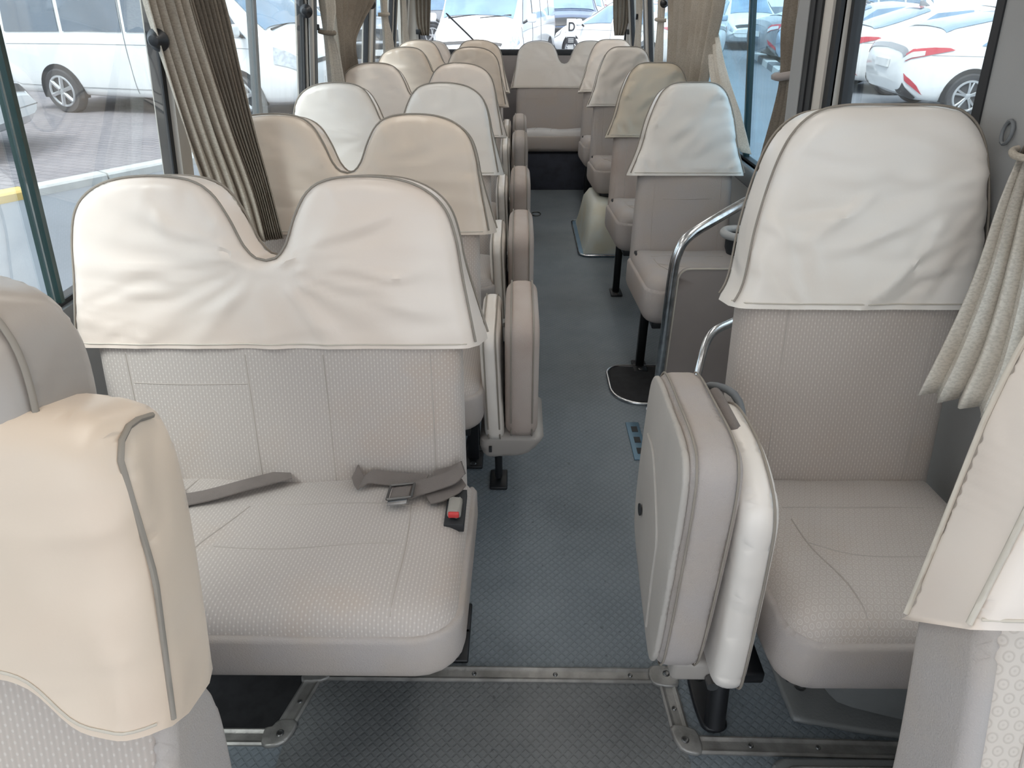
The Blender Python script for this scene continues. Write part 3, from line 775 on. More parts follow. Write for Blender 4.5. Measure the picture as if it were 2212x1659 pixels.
FANS = [(0.42, .8), (0.18, 1.0), (-0.02, 1.1), (-0.22, 1.0), (-0.5, .9), (-0.85, .8)]
def bench_parts(root, fine, seed, cov, pattern='fabric', row1=False):
    tf = back_tf()
    g = 0.013 if fine else 0.02
    # fabric backrest
    P = Pad(outline_from_half(bench_half(-0.012, 0.0, -0.004), None, 0), 0.10, 0.035, 0.035 if fine else 0.06, 0.012, 0.2, edge_step=0.018)
    b = P.build('backrest', M[pattern], root, tf)
    for x in (-0.315, -0.06, 0.105, 0.33):
        seam_line(b, P, [(x, 0.03), (x, 0.2), (x - 0.003, 0.37)], tf, M['seam'], 0.0014)
    seam_line(b, P, [(-0.31, 0.30), (-0.2, 0.298), (-0.065, 0.30)], tf, M['seam'], 0.0014)
    # slip cover
    hem = 0.385
    f1 = fan(0.0, 0.575, FANS, 0.011, 0.02, 0.45, w=0.085); f2 = wrinkle(seed, 0.004, 3.0, (0.7, 1.3))
    def low(x, w):   # pull lines towards the hem centre
        e = max(0, 1 - abs(w - hem) / 0.16) * max(0, 1 - abs(x) / 0.16)
        return 0.006 * e * math.cos(x * 55 + 9 * (w - hem))
    def edge(x, w):  # little gathers below the piping
        return 0.0
    f3 = folds(int(seed * 10), 26, (-0.39, 0.39, hem + 0.02, 0.66), lambda x, y: math.atan2(y - 0.56, x), 0.12, 0.010, 0.0055, 0.18)
    f4 = folds(int(seed * 10) + 1, 14, (-0.36, 0.36, 0.64, 0.72), lambda x, y: 1.57 - 1.2 * (x - math.copysign(0.2, x)) * 4, 0.06, 0.010, 0.0042, 0.25)
    disp = lambda x, w: f1(x, w) + f2(x, w) + low(x, w) + f3(x, w) + f4(x, w)
    half = bench_half(0.0, hem, 0.012)
    P2 = Pad(outline_from_half(half, None, 0), 0.125, 0.03, g, 0.006, 0.15, free=lambda x, y: y < hem + 0.004, disp=disp, edge_step=0.014)
    tf0 = tf; tf = lambda x, w, n: tf0(x + (0.03 * math.copysign(1, x) * max(0, min(1, (abs(x) - 0.3) / 0.1)) * max(0, 1 - (w - hem) / 0.2) * (0.0625 - n) / 0.125), w, n)
    c = P2.build('slip_cover', M[cov], root, tf)
    piping(P2, 0.125, 0.03, tf, c, M['piping'], 0.0026, hem)
    tube('hem', [tf(x, hem + 0.010, P2.top(x, hem + 0.01) + 0.0005) for x in np.linspace(-0.405, 0.405, 40)], 0.0018, M['piping_light'], c, 5)
    # seat cushion + skirt
    tilt = 0.14
    ct = lambda zc: (lambda x, y, n: (x, y, zc - tilt * y * 1.0 + n))
    def crown(x, y):
        d = 0.006 * math.cos(min(1, abs(x) / 0.4) * math.pi * 2) * -1
        return d + 0.003 * noise.noise((x * 6, y * 6, 2.2))
    oc = rrect(-0.405, 0.41, 0.0, 0.50, (0.06, 0.075, 0.02, 0.02))
    P3 = Pad(oc, 0.105, 0.047, 0.035 if fine else 0.06, 0.012, 0.2, disp=crown, edge_step=0.02, rb=0.02)
    s = P3.build('seat_cushion', M[pattern], root, ct(0.473), uvshift=(0.003, 0.7))
    sm = M['seam']
    seam_line(s, P3, [(-0.20, 0.49), (-0.215, 0.30), (-0.24, 0.12), (-0.25, 0.03)], ct(0.473), sm, 0.0016)
    seam_line(s, P3, [(-0.05, 0.35), (-0.07, 0.28), (-0.095, 0.20), (-0.115, 0.10), (-0.12, 0.02)], ct(0.473), sm, 0.0016)
    seam_line(s, P3, [(0.29, 0.36), (0.30, 0.2), (0.30, 0.02)], ct(0.473), sm, 0.0012)
    seam_line(s, P3, [(-0.02, 0.36), (0.12, 0.352), (0.31, 0.345)], ct(0.473), sm, 0.0015)
    seam_line(s, P3, [(-0.065, 0.20), (0.10, 0.195), (0.285, 0.21)], ct(0.473), sm, 0.0015)
    os_ = rrect(-0.413, 0.419, -0.009, 0.51, (0.069, 0.084, 0.02, 0.02))
    P4 = Pad(os_, 0.125, 0.012, 0.08, edge_step=0.02, rb=0.04)
    sk = P4.build('cushion_skirt', M['plain'], root, ct(0.425))
    box('seat_frame', (-0.36, 0.06, 0.315), (0.38, 0.46, 0.35), M['black'], root, 0.006)
    leg_set(root, 0.365, 0.345, 0.46, 0.33)
    # belt buckle socket in the aisle-side rear corner
    if fine:
        k = box('buckle_socket', (0.364, 0.285, 0.470), (0.404, 0.40, 0.4915), M['rubber'], root, 0.001)
        bk = Pad(rrect(0.370, 0.398, 0.295, 0.36, 0.008), 0.022, 0.007, 0.02).build('buckle', M['buckle'], root, lambda x, y, n: (x, y, 0.499 + n - 0.14 * (y - .35)))
        box('release_button', (0.373, 0.2915, 0.503), (0.395, 0.2995, 0.516), M['red'], bk, 0.002)

BX = -0.545
ROWS = [1.425, 2.22, 3.02, 3.87, 4.97, 5.70]
OFF = 0.655     # cushion front to front face of the cover top
blab = ['double bench seat with cream cover directly behind the driver seat, nearest of the left row',
        'double bench seat with tan cover, second in the left row, beside the pleated beige curtain',
        'double bench seat with pale shiny cover, third in the left row',
        'double bench seat with cream cover, fourth in the left row',
        'double bench seat with gathered tan cover, fifth in the left row',
        'double bench seat, sixth in the left row, just before the rear seats']
bench1 = thing('double_seat', (BX, ROWS[0] - OFF, 0), blab[0], 'seat', 'double bench seats')
bench1.scale = (1.07, 1, 1)
bench_parts(bench1, True, 3.1, 'cover')
bench2 = thing('double_seat', (BX, ROWS[1] - OFF, 0), blab[1], 'seat', 'double bench seats')
bench2.scale = (1.07, 1, 1)
bench_parts(bench2, False, 8.4, 'cover_tan')
covs = [None, None, 'cover_white', 'cover', 'cover_tan', 'cover_tan']
for i in range(2, 6):
    t = copy_tree(bench2); t.location = (BX + 0.01, ROWS[i] - OFF, 0); t['label'] = blab[i]
    set_mat(t, ('slip_cover',), M[covs[i]])
# rear row
for (x, lab, cov, sx) in ((-0.52, 'rear bench seat in the left back corner under the rear window', 'cover', 1.0), (0.40, 'rear bench seat with plain cover facing down the aisle, under the rear window', 'cover_white', 1.05)):
    t = copy_tree(bench2); t.location = (x, 6.33 - OFF, -0.045); t['label'] = lab; t.scale = (sx, 1, 1)
    t['group'] = 'rear bench seats'
    set_mat(t, ('slip_cover',), M[cov]); set_mat(t, ('backrest', 'cushion_skirt'), M['plain']); set_mat(t, ('seat_cushion',), M['plain_light'])
    set_mat(t, ('seat_frame', 'leg_frame'), M['navy'])
    box('bench_base', (-0.41, 0.02, 0.03), (0.41, 0.5, 0.34), M['navy'], t, 0.005)

# ---------------------------------------------------------------- single seats, right side
def single_parts(root, fine, seed, cov, pattern, top=0.755, hem=0.385, hw=0.0, big=False, sp=None):
    tf = back_tf()
    g = 0.013 if fine else 0.02
    if big:
        half = lambda gr, he, fl: [(0, top + gr), (0.10, top - 0.002 + gr), (0.155, top - 0.018 + gr), (0.195 + gr, top - 0.06 + gr), (0.222 + gr, top - 0.13), (0.245 + gr, top - 0.24), (0.258 + gr, top - 0.36), (0.272 + gr + fl, he)]
        hh = half(0, hem, 0.008); hb = half(-0.014, 0.0, -0.008)
    else:
        hh = single_half(0, hem, 0.012, top); hb = single_half(-0.012, 0.0, -0.006, top)
    P = Pad(outline_from_half(hb, None, 0), 0.11, 0.04, 0.035 if fine else 0.06, 0.012, 0.15, edge_step=0.018)
    b = P.build('backrest', M[pattern], root, tf)
    W = 0.25 if big else 0.225
    for x in (-W * 0.62, W * 0.66):
        seam_line(b, P, [(x, 0.02), (x * 1.02, 0.2), (x * 1.0, hem)], tf, M['seam'], 0.0015)
    if not big: seam_line(b, P, [(-0.1, 0.29), (0, 0.288), (0.1, 0.29)], tf, M['seam'], 0.0015)
    w1 = wrinkle(seed, 0.009, 3.0, (1.0, 1.2)); fr = fan(0.30, hem + 0.26, [(2.6, .5), (2.85, .6), (3.1, .6), (-2.9, .6), (-2.6, .6)], 0.011, 0.05, 0.5, False, 0.07)
    sx_ = hh[-1][0]
    f3 = folds(int(seed * 10), 22, (-sx_ * 0.8, sx_ * 0.85, hem + 0.02, top - 0.06), lambda x, y: 0.45 + 0.5 * x / sx_, 0.13, 0.011, 0.0065, 0.35)
    f4 = folds(int(seed * 10) + 1, 8, (-sx_ * 0.9, -sx_ * 0.4, hem + 0.02, hem + 0.16), 2.1, 0.08, 0.009, 0.006, 0.2)
    f5 = folds(int(seed * 10) + 2, 9, (sx_ * 0.4, sx_ * 0.9, hem + 0.02, hem + 0.2), 0.5, 0.09, 0.009, 0.007, 0.15)
    P2 = Pad(outline_from_half(hh, None, 0), 0.14, 0.035, g, 0.008, 0.14, free=lambda x, y: y < hem + 0.004, disp=lambda x, y: w1(x, y) + fr(x, y) + f3(x, y) + f4(x, y) + f5(x, y), edge_step=0.014)
    c = P2.build('slip_cover', M[cov], root, tf)
    piping(P2, 0.14, 0.035, tf, c, M['piping'], 0.0025, hem)
    e = hh[-1][0] - 0.006
    tube('hem', [tf(x, hem + 0.012, P2.top(x, hem + 0.012) + 0.0005) for x in np.linspace(-e, e, 26)], 0.0018, M['piping_light'], c, 5)
    tilt = 0.09
    ct = lambda zc: (lambda x, y, n: (x, y, zc - tilt * y + n))
    dish = lambda x, y: -0.012 * math.exp(-((x) / 0.13) ** 2 - ((y - 0.27) / 0.13) ** 2) + 0.003 * noise.noise((x * 7, y * 7, seed))
    P3 = Pad(rrect(-W, W, 0.0, 0.49, (0.06, 0.06, 0.03, 0.03)), 0.11, 0.05, 0.035 if fine else 0.06, 0.014, 0.16, disp=dish, edge_step=0.02, rb=0.02)
    s = P3.build('seat_cushion', M['fabric_ring' if big else pattern], root, ct(0.463), uvshift=(0.002, 0.63))
    seam_line(s, P3, [(-0.16, 0.34), (0.0, 0.345), (0.15, 0.34)], ct(0.463), M['seam'], 0.0014)
    seam_line(s, P3, [(-0.15, 0.22), (-0.08, 0.185), (0.05, 0.18), (0.2, 0.19)], ct(0.463), M['seam'], 0.0014)
    seam_line(s, P3, [(-0.155, 0.30), (-0.15, 0.20), (-0.125, 0.10), (-0.12, 0.01)], ct(0.463), M['seam'], 0.0016)
    P4 = Pad(rrect(-W - 0.009, W + 0.009, -0.009, 0.50, (0.069, 0.069, 0.02, 0.02)), 0.15, 0.012, 0.07, edge_step=0.02, rb=0.05)
    P4.build('cushion_skirt', M['plain'], root, ct(0.403))
    box('seat_frame', (-W + 0.04, 0.05, 0.29), (W - 0.04, 0.45, 0.325), M['black'], root, 0.006)
    if not big:
        leg_set(root, -W + 0.05, 0.24, 0.27, 0.31)
        box('hinge_gap', (-W + 0.015, 0.415, 0.41), (-W + 0.055, 0.47, 0.475), M['rubber'], root, 0.004)
    return P2, c
RX = 0.745
R1 = thing('single_seat', (RX + 0.005, ROWS[0] - OFF, 0), 'large single seat with tall cream cover and ring patterned cushion at right front', 'seat', 'single seats on the right')
single_parts(R1, True, 5.5, 'cover_white', 'fabric_oval', 0.892, 0.48, big=True)
# grab handle on the aisle side of the backrest and front leg
tube('grab_handle', catmull([(-0.285, 0.68, 0.40), (-0.295, 0.66, 0.55), (-0.285, 0.69, 0.65), (-0.25, 0.75, 0.715), (-0.18, 0.80, 0.73)], 0.01), 0.011, M['chrome'], R1, 10)
lg = tube('front_leg', [(-0.27, 0.245, 0.32), (-0.28, 0.185, 0.16), (-0.285, 0.138, 0.012)], 0.025, M['black'], R1, 8)
ft = Pad(catmull([(-0.325, 0.10), (-0.27, 0.10), (-0.275, 0.16), (-0.29, 0.225), (-0.305, 0.25), (-0.325, 0.245), (-0.335, 0.21)], 0.01, True), 0.016, 0.006, 0.02).build('foot_plate', M['black'], R1, lambda x, y, n: (x + 0.012, y + 0.03, 0.008 + n))
screw(ft, (-0.295, 0.258, 0.016), 0.014)
rlab = ['single seat with bright pale cover behind the chrome rail and panel', 'single seat with dull brownish cover, third on the right', 'single seat with creased pale cover, fourth on the right', 'single seat farthest back on the right, mostly hidden behind the fourth']
R2 = thing('single_seat', (0.735, ROWS[2] - OFF, 0), rlab[0], 'seat', 'single seats on the right')
single_parts(R2, False, 11.3, 'cover_white', 'plain')
rc = [None, 'cover_brown', 'cover_white', 'cover']
for i in range(1, 4):
    t = copy_tree(R2); t.location = (0.74 - 0.005 * i, ROWS[2 + i] - OFF, 0); t['label'] = rlab[i]; set_mat(t, ('slip_cover',), M[rc[i]])
    if i == 1: set_mat(t, ('backrest',), M['plain_brown'])

# ---------------------------------------------------------------- folding aisle seats, folded up against the benches
def folding_left(root):
    # local: x towards the aisle, y back, z up; origin on the floor under the hinge
    tfc = lambda a, z, n: (0.106 + n, a, z)
    P = Pad(rrect(0.0, 0.40, 0.285, 0.685, (0.05, 0.06, 0.10, 0.06)), 0.095, 0.034, 0.045, 0.004, 0.1, edge_step=0.02)
    c = P.build('folded_cushion', M['plain_brown'], root, tfc)
    piping(P, 0.095, 0.034, tfc, c, M['piping'], 0.0024)
    tfb = lambda a, z, n: (0.022 + n - 0.03 * (z - 0.3), a + 0.01, z)
    w = wrinkle(4.4, 0.006, 6)
    P2 = Pad(rrect(0.0, 0.36, 0.275, 0.645, (0.03, 0.05, 0.08, 0.05)), 0.055, 0.022, 0.035, 0.004, 0.1, disp=w, edge_step=0.02)
    c2 = P2.build('folded_backrest', M['cover_white'], root, tfb)
    piping(P2, 0.055, 0.022, tfb, c2, M['piping'], 0.0024)
    br = Pad(catmull([(-0.01, 0.285), (0.16, 0.29), (0.165, 0.26), (0.12, 0.215), (0.05, 0.205), (-0.01, 0.21)], 0.012, True), 0.26, 0.02, 0.04).build('hinge_bracket', M['plastic'], root, lambda x, z, n: (x, 0.15 - n, z))
    box('hinge_bolt', (0.005, 0.012, 0.235), (0.014, 0.02, 0.255), M['rubber'], br, 0.001)
    lg = tube('leg', [(0.03, 0.16, 0.25), (0.03, 0.16, 0.02)], 0.013, M['black'], root, 8)
    box('foot', (0.0, 0.11, 0.0), (0.06, 0.21, 0.012), M['black'], lg, 0.004)
flab = ['folded aisle seat beside the second left bench, nearest of the left aisle seats', 'folded aisle seat beside the third left bench, second in the aisle', 'folded aisle seat beside the fourth left bench, third in the aisle',
        'folded aisle seat beside the fifth left bench, fourth in the aisle', 'folded aisle seat farthest down the aisle, before the rear bench']
F2 = thing('folding_seat', (-0.09, 1.64, 0), flab[0], 'folding seat', 'folded aisle seats on the left')
folding_left(F2)
for i, y in enumerate((2.43, 3.23, 4.25, 4.93)):
    t = copy_tree(F2); t.location = (-0.09, y, 0); t['label'] = flab[i + 1]
    if i > 1: set_mat(t, ('folded_cushion',), M['plain'])

F1 = thing('folding_seat', (0.47, 0.80, 0), 'large folded aisle seat with grey panel and cream inner pad at the right front seat', 'folding seat')
def f1():
    # aisle-facing panel: plane a = -y so that the front looks towards -x
    lean = lambda z: 0.0
    tfc = lambda a, z, n: (-0.152 - n + lean(z) + 0.07 * (-a), -a, z)
    out = catmull([(-0.02, 0.35), (-0.005, 0.42), (-0.0, 0.62), (-0.005, 0.775), (-0.03, 0.835), (-0.09, 0.845), (-0.22, 0.825), (-0.36, 0.80), (-0.425, 0.77), (-0.455, 0.70), (-0.465, 0.50), (-0.445, 0.37), (-0.39, 0.325), (-0.20, 0.315), (-0.06, 0.318)], 0.014, True)
    P = Pad(out, 0.09, 0.026, 0.03, 0.003, 0.1, edge_step=0.015)
    c = P.build('folded_cushion', M['plain'], F1, tfc)
    piping(P, 0.09, 0.026, tfc, c, M['piping'], 0.0022)
    # hard back shell with raised moulding and lock hole
    P1 = Pad([tuple(np.array([-0.213, 0.56]) + (np.array(p) - np.array([-0.213, 0.56])) * 0.975) for p in out], 0.012, 0.005, 0.04, 0.002, 0.08, edge_step=0.015)
    s = P1.build('back_shell', M['shell'], F1, lambda a, z, n: (-0.152 - 0.048 - n + lean(z) + 0.07 * (-a), -a, z))
    tube('moulding', [(-0.2085 + lean(z) + 0.07 * (-a), -a, z) for a, z in catmull([(-0.10, 0.36), (-0.115, 0.5), (-0.12, 0.57), (-0.16, 0.61), (-0.28, 0.665), (-0.37, 0.65)], 0.02)], 0.0035, M['shell'], s, 6)
    lathe('lock_hole', [(0.014, 0), (0.014, 0.003), (0.009, 0.003)], M['rubber'], s, 14, (-0.2145 + lean(0.47) + 0.023, 0.33, 0.47), 'x')
    # cream inner pad
    w = wrinkle(2.4, 0.005, 6)
    out2 = catmull([(-0.01, 0.31), (0.0, 0.40), (0.0, 0.64), (-0.01, 0.745), (-0.06, 0.79), (-0.16, 0.81), (-0.30, 0.785), (-0.37, 0.70), (-0.38, 0.45), (-0.34, 0.31), (-0.2, 0.29), (-0.06, 0.29)], 0.014, True)
    tfb = lambda a, z, n: (-0.052 - n - 0.045 * (z - 0.3) + 0.03 * (-a), -a - 0.015, z)
    P2 = Pad(out2, 0.062, 0.026, 0.028, 0.004, 0.1, disp=None, edge_step=0.015)
    c2 = P2.build('folded_backrest', M['cover_white'], F1, tfb)
    o2 = P2.out; tube('piping', [tfb(p[0], p[1], -0.062 / 2 + 0.012) for p in o2], 0.0024, M['piping'], c2, 6, True)
    tube('frame_tube', catmull([(-0.10, 0.36, 0.70), (-0.085, 0.37, 0.76), (-0.06, 0.35, 0.785), (-0.03, 0.30, 0.78), (-0.02, 0.24, 0.70)], 0.012), 0.008, M['sill'], F1, 8)
    P3 = Pad(rrect(0.16, 0.33, -0.014, 0.016, 0.012), 0.04, 0.018, 0.03)
    P3.build('strap_sleeve', M['belt'], F1, lambda x, y, n: (-0.088 + y + 0.04 * x, x, 0.80 + n - 0.1 * (x - 0.14)))
    br = box('hinge_bracket', (-0.15, 0.05, 0.25), (-0.02, 0.30, 0.308), M['plastic'], F1, 0.012)
    lathe('hinge_bolt', [(0.012, 0), (0.012, 0.02), (0.008, 0.026)], M['screw'], br, 10, (-0.07, 0.026, 0.268), 'y')
    box('support', (-0.05, 0.06, 0.23), (0.05, 0.28, 0.262), M['black'], F1, 0.006)
f1()

# ---------------------------------------------------------------- front seats
D = thing('driver_seat', (-0.60, 0.31, 0.0), 'driver seat with peach cream cover and grey headrest at the left front', 'seat')
def driver():
    a = 0.32
    tf = lambda x, w, n: (x, 0.06 + w * math.sin(a) - n * math.cos(a), 0.46 + w * math.cos(a) + n * math.sin(a))
    ob = catmull([(0.215, -0.05), (0.212, 0.15), (0.207, 0.35), (0.20, 0.56), (0.185, 0.625), (0.15, 0.655), (0.0, 0.665), (-0.15, 0.655), (-0.185, 0.625), (-0.20, 0.56), (-0.207, 0.35), (-0.212, 0.15), (-0.215, -0.05)], 0.015)
    P = Pad(ob, 0.11, 0.03, 0.04, 0.0, 0.1, edge_step=0.018)
    P.build('backrest', M['fabric_oval'], D, tf)
    sidep = Pad(catmull([(-0.055, -0.12), (0.12, -0.12), (0.09, 0.10), (0.06, 0.27), (0.0, 0.34), (-0.05, 0.31)], 0.014, True), 0.03, 0.014, 0.03)
    sidep.build('side_bolster', M['plain'], D, lambda x, w, n: (0.205 + n, 0.06 + w * math.sin(a) + x * math.cos(a), 0.46 + w * math.cos(a) - x * math.sin(a)))
    # cover with a wavy front hem, lower at the aisle side
    def hem(x): return 0.325 + 0.075 / (1 + math.exp((x - 0.11) / 0.014)) - 0.02 * max(0, -x)
    top = catmull([(0.228, 0.32), (0.226, 0.42), (0.220, 0.55), (0.206, 0.635), (0.165, 0.675), (0.0, 0.685), (-0.165, 0.675), (-0.206, 0.635), (-0.220, 0.55), (-0.228, 0.39)], 0.014)
    bot = [(x, hem(x)) for x in np.linspace(-0.222, 0.215, 46)]
    w1 = wrinkle(9.1, 0.005, 4, (1.2, 0.8)); f3 = folds(44, 16, (-0.2, 0.2, 0.36, 0.64), 1.5, 0.12, 0.014, 0.004, 0.3)
    P2 = Pad(top + bot, 0.14, 0.045, 0.018, 0.004, 0.1, free=lambda x, y: y < hem(x) + 0.012 and abs(x) < 0.2275, disp=lambda x, y: w1(x, y) + f3(x, y), edge_step=0.012)
    c = P2.build('slip_cover', M['cover_peach'], D, tf)
    for sg in (1, -1):
        run = [tf(sg * (0.222 - 0.02 * max(0, (w - 0.5) / 0.13)), w, 0.047) for w in np.linspace(0.33, 0.63, 16)] + [tf(sg * 0.2, 0.648, 0.038), tf(sg * 0.198, 0.658, 0.02), tf(sg * 0.197, 0.66, 0.0), tf(sg * 0.198, 0.658, -0.025)]
        tube('piping', run, 0.0035, M['piping'], c, 6)
    tube('hem', [tf(x, hem(x) + 0.010, P2.top(x, hem(x) + 0.010) + 0.0005) for x in np.linspace(-0.21, 0.212, 46)], 0.0018, M['piping_light'], c, 5)
    # headrest
    b = 0.34
    th = lambda x, w, n: (x - 0.01, 0.262 + w * math.sin(b) - n * math.cos(b), 1.035 + w * math.cos(b) + n * math.sin(b))
    oh = catmull([(0.0, -0.035), (0.085, -0.03), (0.122, 0.01), (0.128, 0.07), (0.115, 0.14), (0.075, 0.188), (0.0, 0.205), (-0.075, 0.188), (-0.115, 0.14), (-0.128, 0.07), (-0.122, 0.01), (-0.085, -0.03)], 0.014, True)
    w2 = wrinkle(3.3, 0.004, 8)
    P3 = Pad(oh, 0.13, 0.03, 0.022, 0.012, 0.08, disp=w2, edge_step=0.014)
    h = P3.build('headrest', M['cover_grey'], D, th)
    piping(P3, 0.13, 0.03, th, h, M['piping'], 0.0036, None, False)
    P4 = Pad(rrect(-0.23, 0.23, -0.42, 0.06, 0.06), 0.16, 0.05, 0.06, 0.01, 0.15)
    P4.build('seat_cushion', M['plain'], D, lambda x, y, n: (x, y, 0.36 + n))
    box('seat_base', (-0.2, -0.36, -0.0), (0.2, 0.03, 0.29), M['black'], D, 0.02)
driver()
S = thing('passenger_seat', (0.76, 0.345, 0.0), 'front passenger seat with cream cover and large ring pattern at the right edge', 'seat')
def passenger():
    a = 0.30
    tf = lambda x, w, n: (x, 0.06 + w * math.sin(a) - n * math.cos(a), 0.46 + w * math.cos(a) + n * math.sin(a))
    half = [(0.0, 0.80), (0.09, 0.795), (0.14, 0.765), (0.17, 0.70), (0.20, 0.60), (0.225, 0.50), (0.245, 0.40), (0.25, 0.2), (0.255, -0.05)]
    P = Pad(outline_from_half(half, None, 0), 0.11, 0.03, 0.04, 0.005, 0.1, edge_step=0.018)
    b = P.build('backrest', M['fabric_big_ring'], S, tf)
    sp = Pad(catmull([(-0.055, -0.12), (0.06, -0.12), (0.055, 0.2), (0.05, 0.42), (0.0, 0.45), (-0.055, 0.42)], 0.014, True), 0.03, 0.014, 0.03)
    sp.build('side_bolster', M['plain'], S, lambda x, w, n: (-0.238 - n, 0.06 + w * math.sin(a) + x * math.cos(a), 0.46 + w * math.cos(a) - x * math.sin(a)))
    seam_line(b, P, [(-0.185, 0.0), (-0.183, 0.2), (-0.18, 0.45)], tf, M['seam'], 0.0018)
    hem = 0.43
    hh = [(0.0, 0.815), (0.09, 0.81), (0.15, 0.78), (0.185, 0.72), (0.215, 0.62), (0.242, 0.52), (0.268, hem)]
    w0 = wrinkle(6.6, 0.005, 4, (1.3, 0.8)); f3 = folds(77, 12, (-0.24, 0.24, 0.45, 0.75), 1.3, 0.12, 0.013, 0.004, 0.3); w1 = lambda x, y: w0(x, y) + f3(x, y)
    P2 = Pad(outline_from_half(hh, None, 0), 0.125, 0.022, 0.02, 0.004, 0.1, free=lambda x, y: y < hem + 0.004, disp=w1, edge_step=0.012)
    tf0 = tf; tf = lambda x, w, n: tf0(x, w - 0.55 * (0.0625 - n) * max(0, 1 - (w - hem) / 0.2), n)
    c = P2.build('slip_cover', M['cover'], S, tf)
    piping(P2, 0.125, 0.022, tf, c, M['piping_light'], 0.0035, hem)
    tube('hem', [tf(x, hem + 0.012, P2.top(x, hem + 0.012) + 0.0005) for x in np.linspace(-0.258, 0.258, 26)], 0.002, M['piping_light'], c, 5)
    P4 = Pad(rrect(-0.24, 0.24, -0.42, 0.06, 0.06), 0.16, 0.05, 0.06, 0.01, 0.15)
    P4.build('seat_cushion', M['plain'], S, lambda x, y, n: (x, y, 0.36 + n))
    box('seat_base', (-0.2, -0.36, -0.0), (0.2, 0.03, 0.29), M['black'], S, 0.02)
passenger()

# ================================================================ CURTAINS
def ctag(o, label, group='window curtains'): return tag(o, label, 'curtain', group)
# left, beside the second bench: light pleats in front, shade on the rear pleats painted brown
k1 = thing('curtain', (-0.850, 2.050, 0.750), 'pleated beige curtain with painted shade on its rear pleats, beside the second left bench', 'curtain', 'window curtains')
def rel(e, p): return tuple(Vector(p) - Vector(e.location))
def crow(e, a, b, amp): return (rel(e, a), rel(e, b), amp)
curtain('beige_pleats', [crow(k1, (-0.945, 1.905, 1.62), (-0.895, 2.01, 1.62), 0.018), crow(k1, (-0.945, 1.915, 1.40), (-0.885, 2.02, 1.40), 0.017), crow(k1, (-0.935, 1.935, 1.15), (-0.85, 2.02, 1.15), 0.015), crow(k1, (-0.92, 1.95, 0.95), (-0.81, 2.01, 0.95), 0.014), crow(k1, (-0.905, 1.95, 0.80), (-0.795, 2.0, 0.80), 0.014)], 5, M['curtain'], k1, 40, seed=3)
curtain('shaded_pleats', [crow(k1, (-0.895, 2.015, 1.620), (-0.840, 2.115, 1.620), 0.022), crow(k1, (-0.885, 2.025, 1.400), (-0.825, 2.115, 1.400), 0.02), crow(k1, (-0.850, 2.025, 1.150), (-0.795, 2.075, 1.150), 0.016), crow(k1, (-0.810, 2.015, 0.950), (-0.765, 2.045, 0.950), 0.013), crow(k1, (-0.795, 2.005, 0.800), (-0.745, 2.025, 0.800), 0.013)], 8, M['curtain_dark'], k1, 64, seed=5)
# left, second window pillar: tied cream strip and dark swag
k2 = thing('curtain', (-0.93, 3.6, 0.9), 'cream curtain tied back at the second left window pillar', 'curtain', 'window curtains')
curtain('cloth', [crow(k2, (-0.92, 3.53, 1.62), (-0.90, 3.68, 1.62), 0.02), crow(k2, (-0.92, 3.55, 1.38), (-0.90, 3.66, 1.38), 0.018), crow(k2, (-0.93, 3.57, 1.30), (-0.91, 3.62, 1.30), 0.012), crow(k2, (-0.93, 3.56, 1.2), (-0.90, 3.66, 1.2), 0.014), crow(k2, (-0.94, 3.54, 0.9), (-0.90, 3.70, 0.9), 0.018)], 4, M['curtain_light'], k2, 28, seed=8)
tube('tie_band', [rel(k2, p) for p in catmull([(-0.955, 3.565, 1.305), (-0.93, 3.555, 1.30), (-0.895, 3.58, 1.295), (-0.895, 3.63, 1.295), (-0.93, 3.635, 1.30)], 0.02)], 0.010, M['curtain_dark'], k2, 6)
box('tie_hook', rel(k2, (-0.99, 3.55, 1.31)), rel(k2, (-0.95, 3.575, 1.335)), M['black'], k2, 0.003)
k3 = thing('curtain', (-0.92, 4.1, 0.9), 'dark brown curtain swept diagonally across the third left window', 'curtain', 'window curtains')
curtain('cloth', [crow(k3, (-0.92, 3.72, 1.62), (-0.90, 4.95, 1.62), 0.02), crow(k3, (-0.92, 3.72, 1.45), (-0.90, 4.75, 1.45), 0.022), crow(k3, (-0.92, 3.73, 1.30), (-0.91, 4.25, 1.30), 0.02), crow(k3, (-0.92, 3.73, 1.22), (-0.91, 4.06, 1.22), 0.018), crow(k3, (-0.93, 3.73, 1.08), (-0.92, 4.12, 1.08), 0.018), crow(k3, (-0.94, 3.72, 0.9), (-0.93, 4.22, 0.9), 0.02)], 6, M['curtain_dark'], k3, 48, seed=9)
k4 = thing('curtain', (-0.93, 5.1, 0.9), 'narrow pale curtain tied at the third left window pillar', 'curtain', 'window curtains')
curtain('cloth', [crow(k4, (-0.91, 5.06, 1.62), (-0.90, 5.26, 1.62), 0.02), crow(k4, (-0.92, 5.09, 1.33), (-0.91, 5.20, 1.33), 0.012), crow(k4, (-0.92, 5.06, 1.15), (-0.90, 5.26, 1.15), 0.016), crow(k4, (-0.94, 5.04, 0.9), (-0.91, 5.28, 0.9), 0.018)], 4, M['curtain_light'], k4, 28, seed=12)
tube('tie_band', [rel(k4, p) for p in ((-0.945, 5.09, 1.33), (-0.90, 5.09, 1.33), (-0.895, 5.2, 1.33), (-0.93, 5.2, 1.33))], 0.012, M['curtain'], k4, 6)
k5 = thing('curtain', (-0.93, 5.95, 0.9), 'narrow pale curtain at the last left window', 'curtain', 'window curtains')
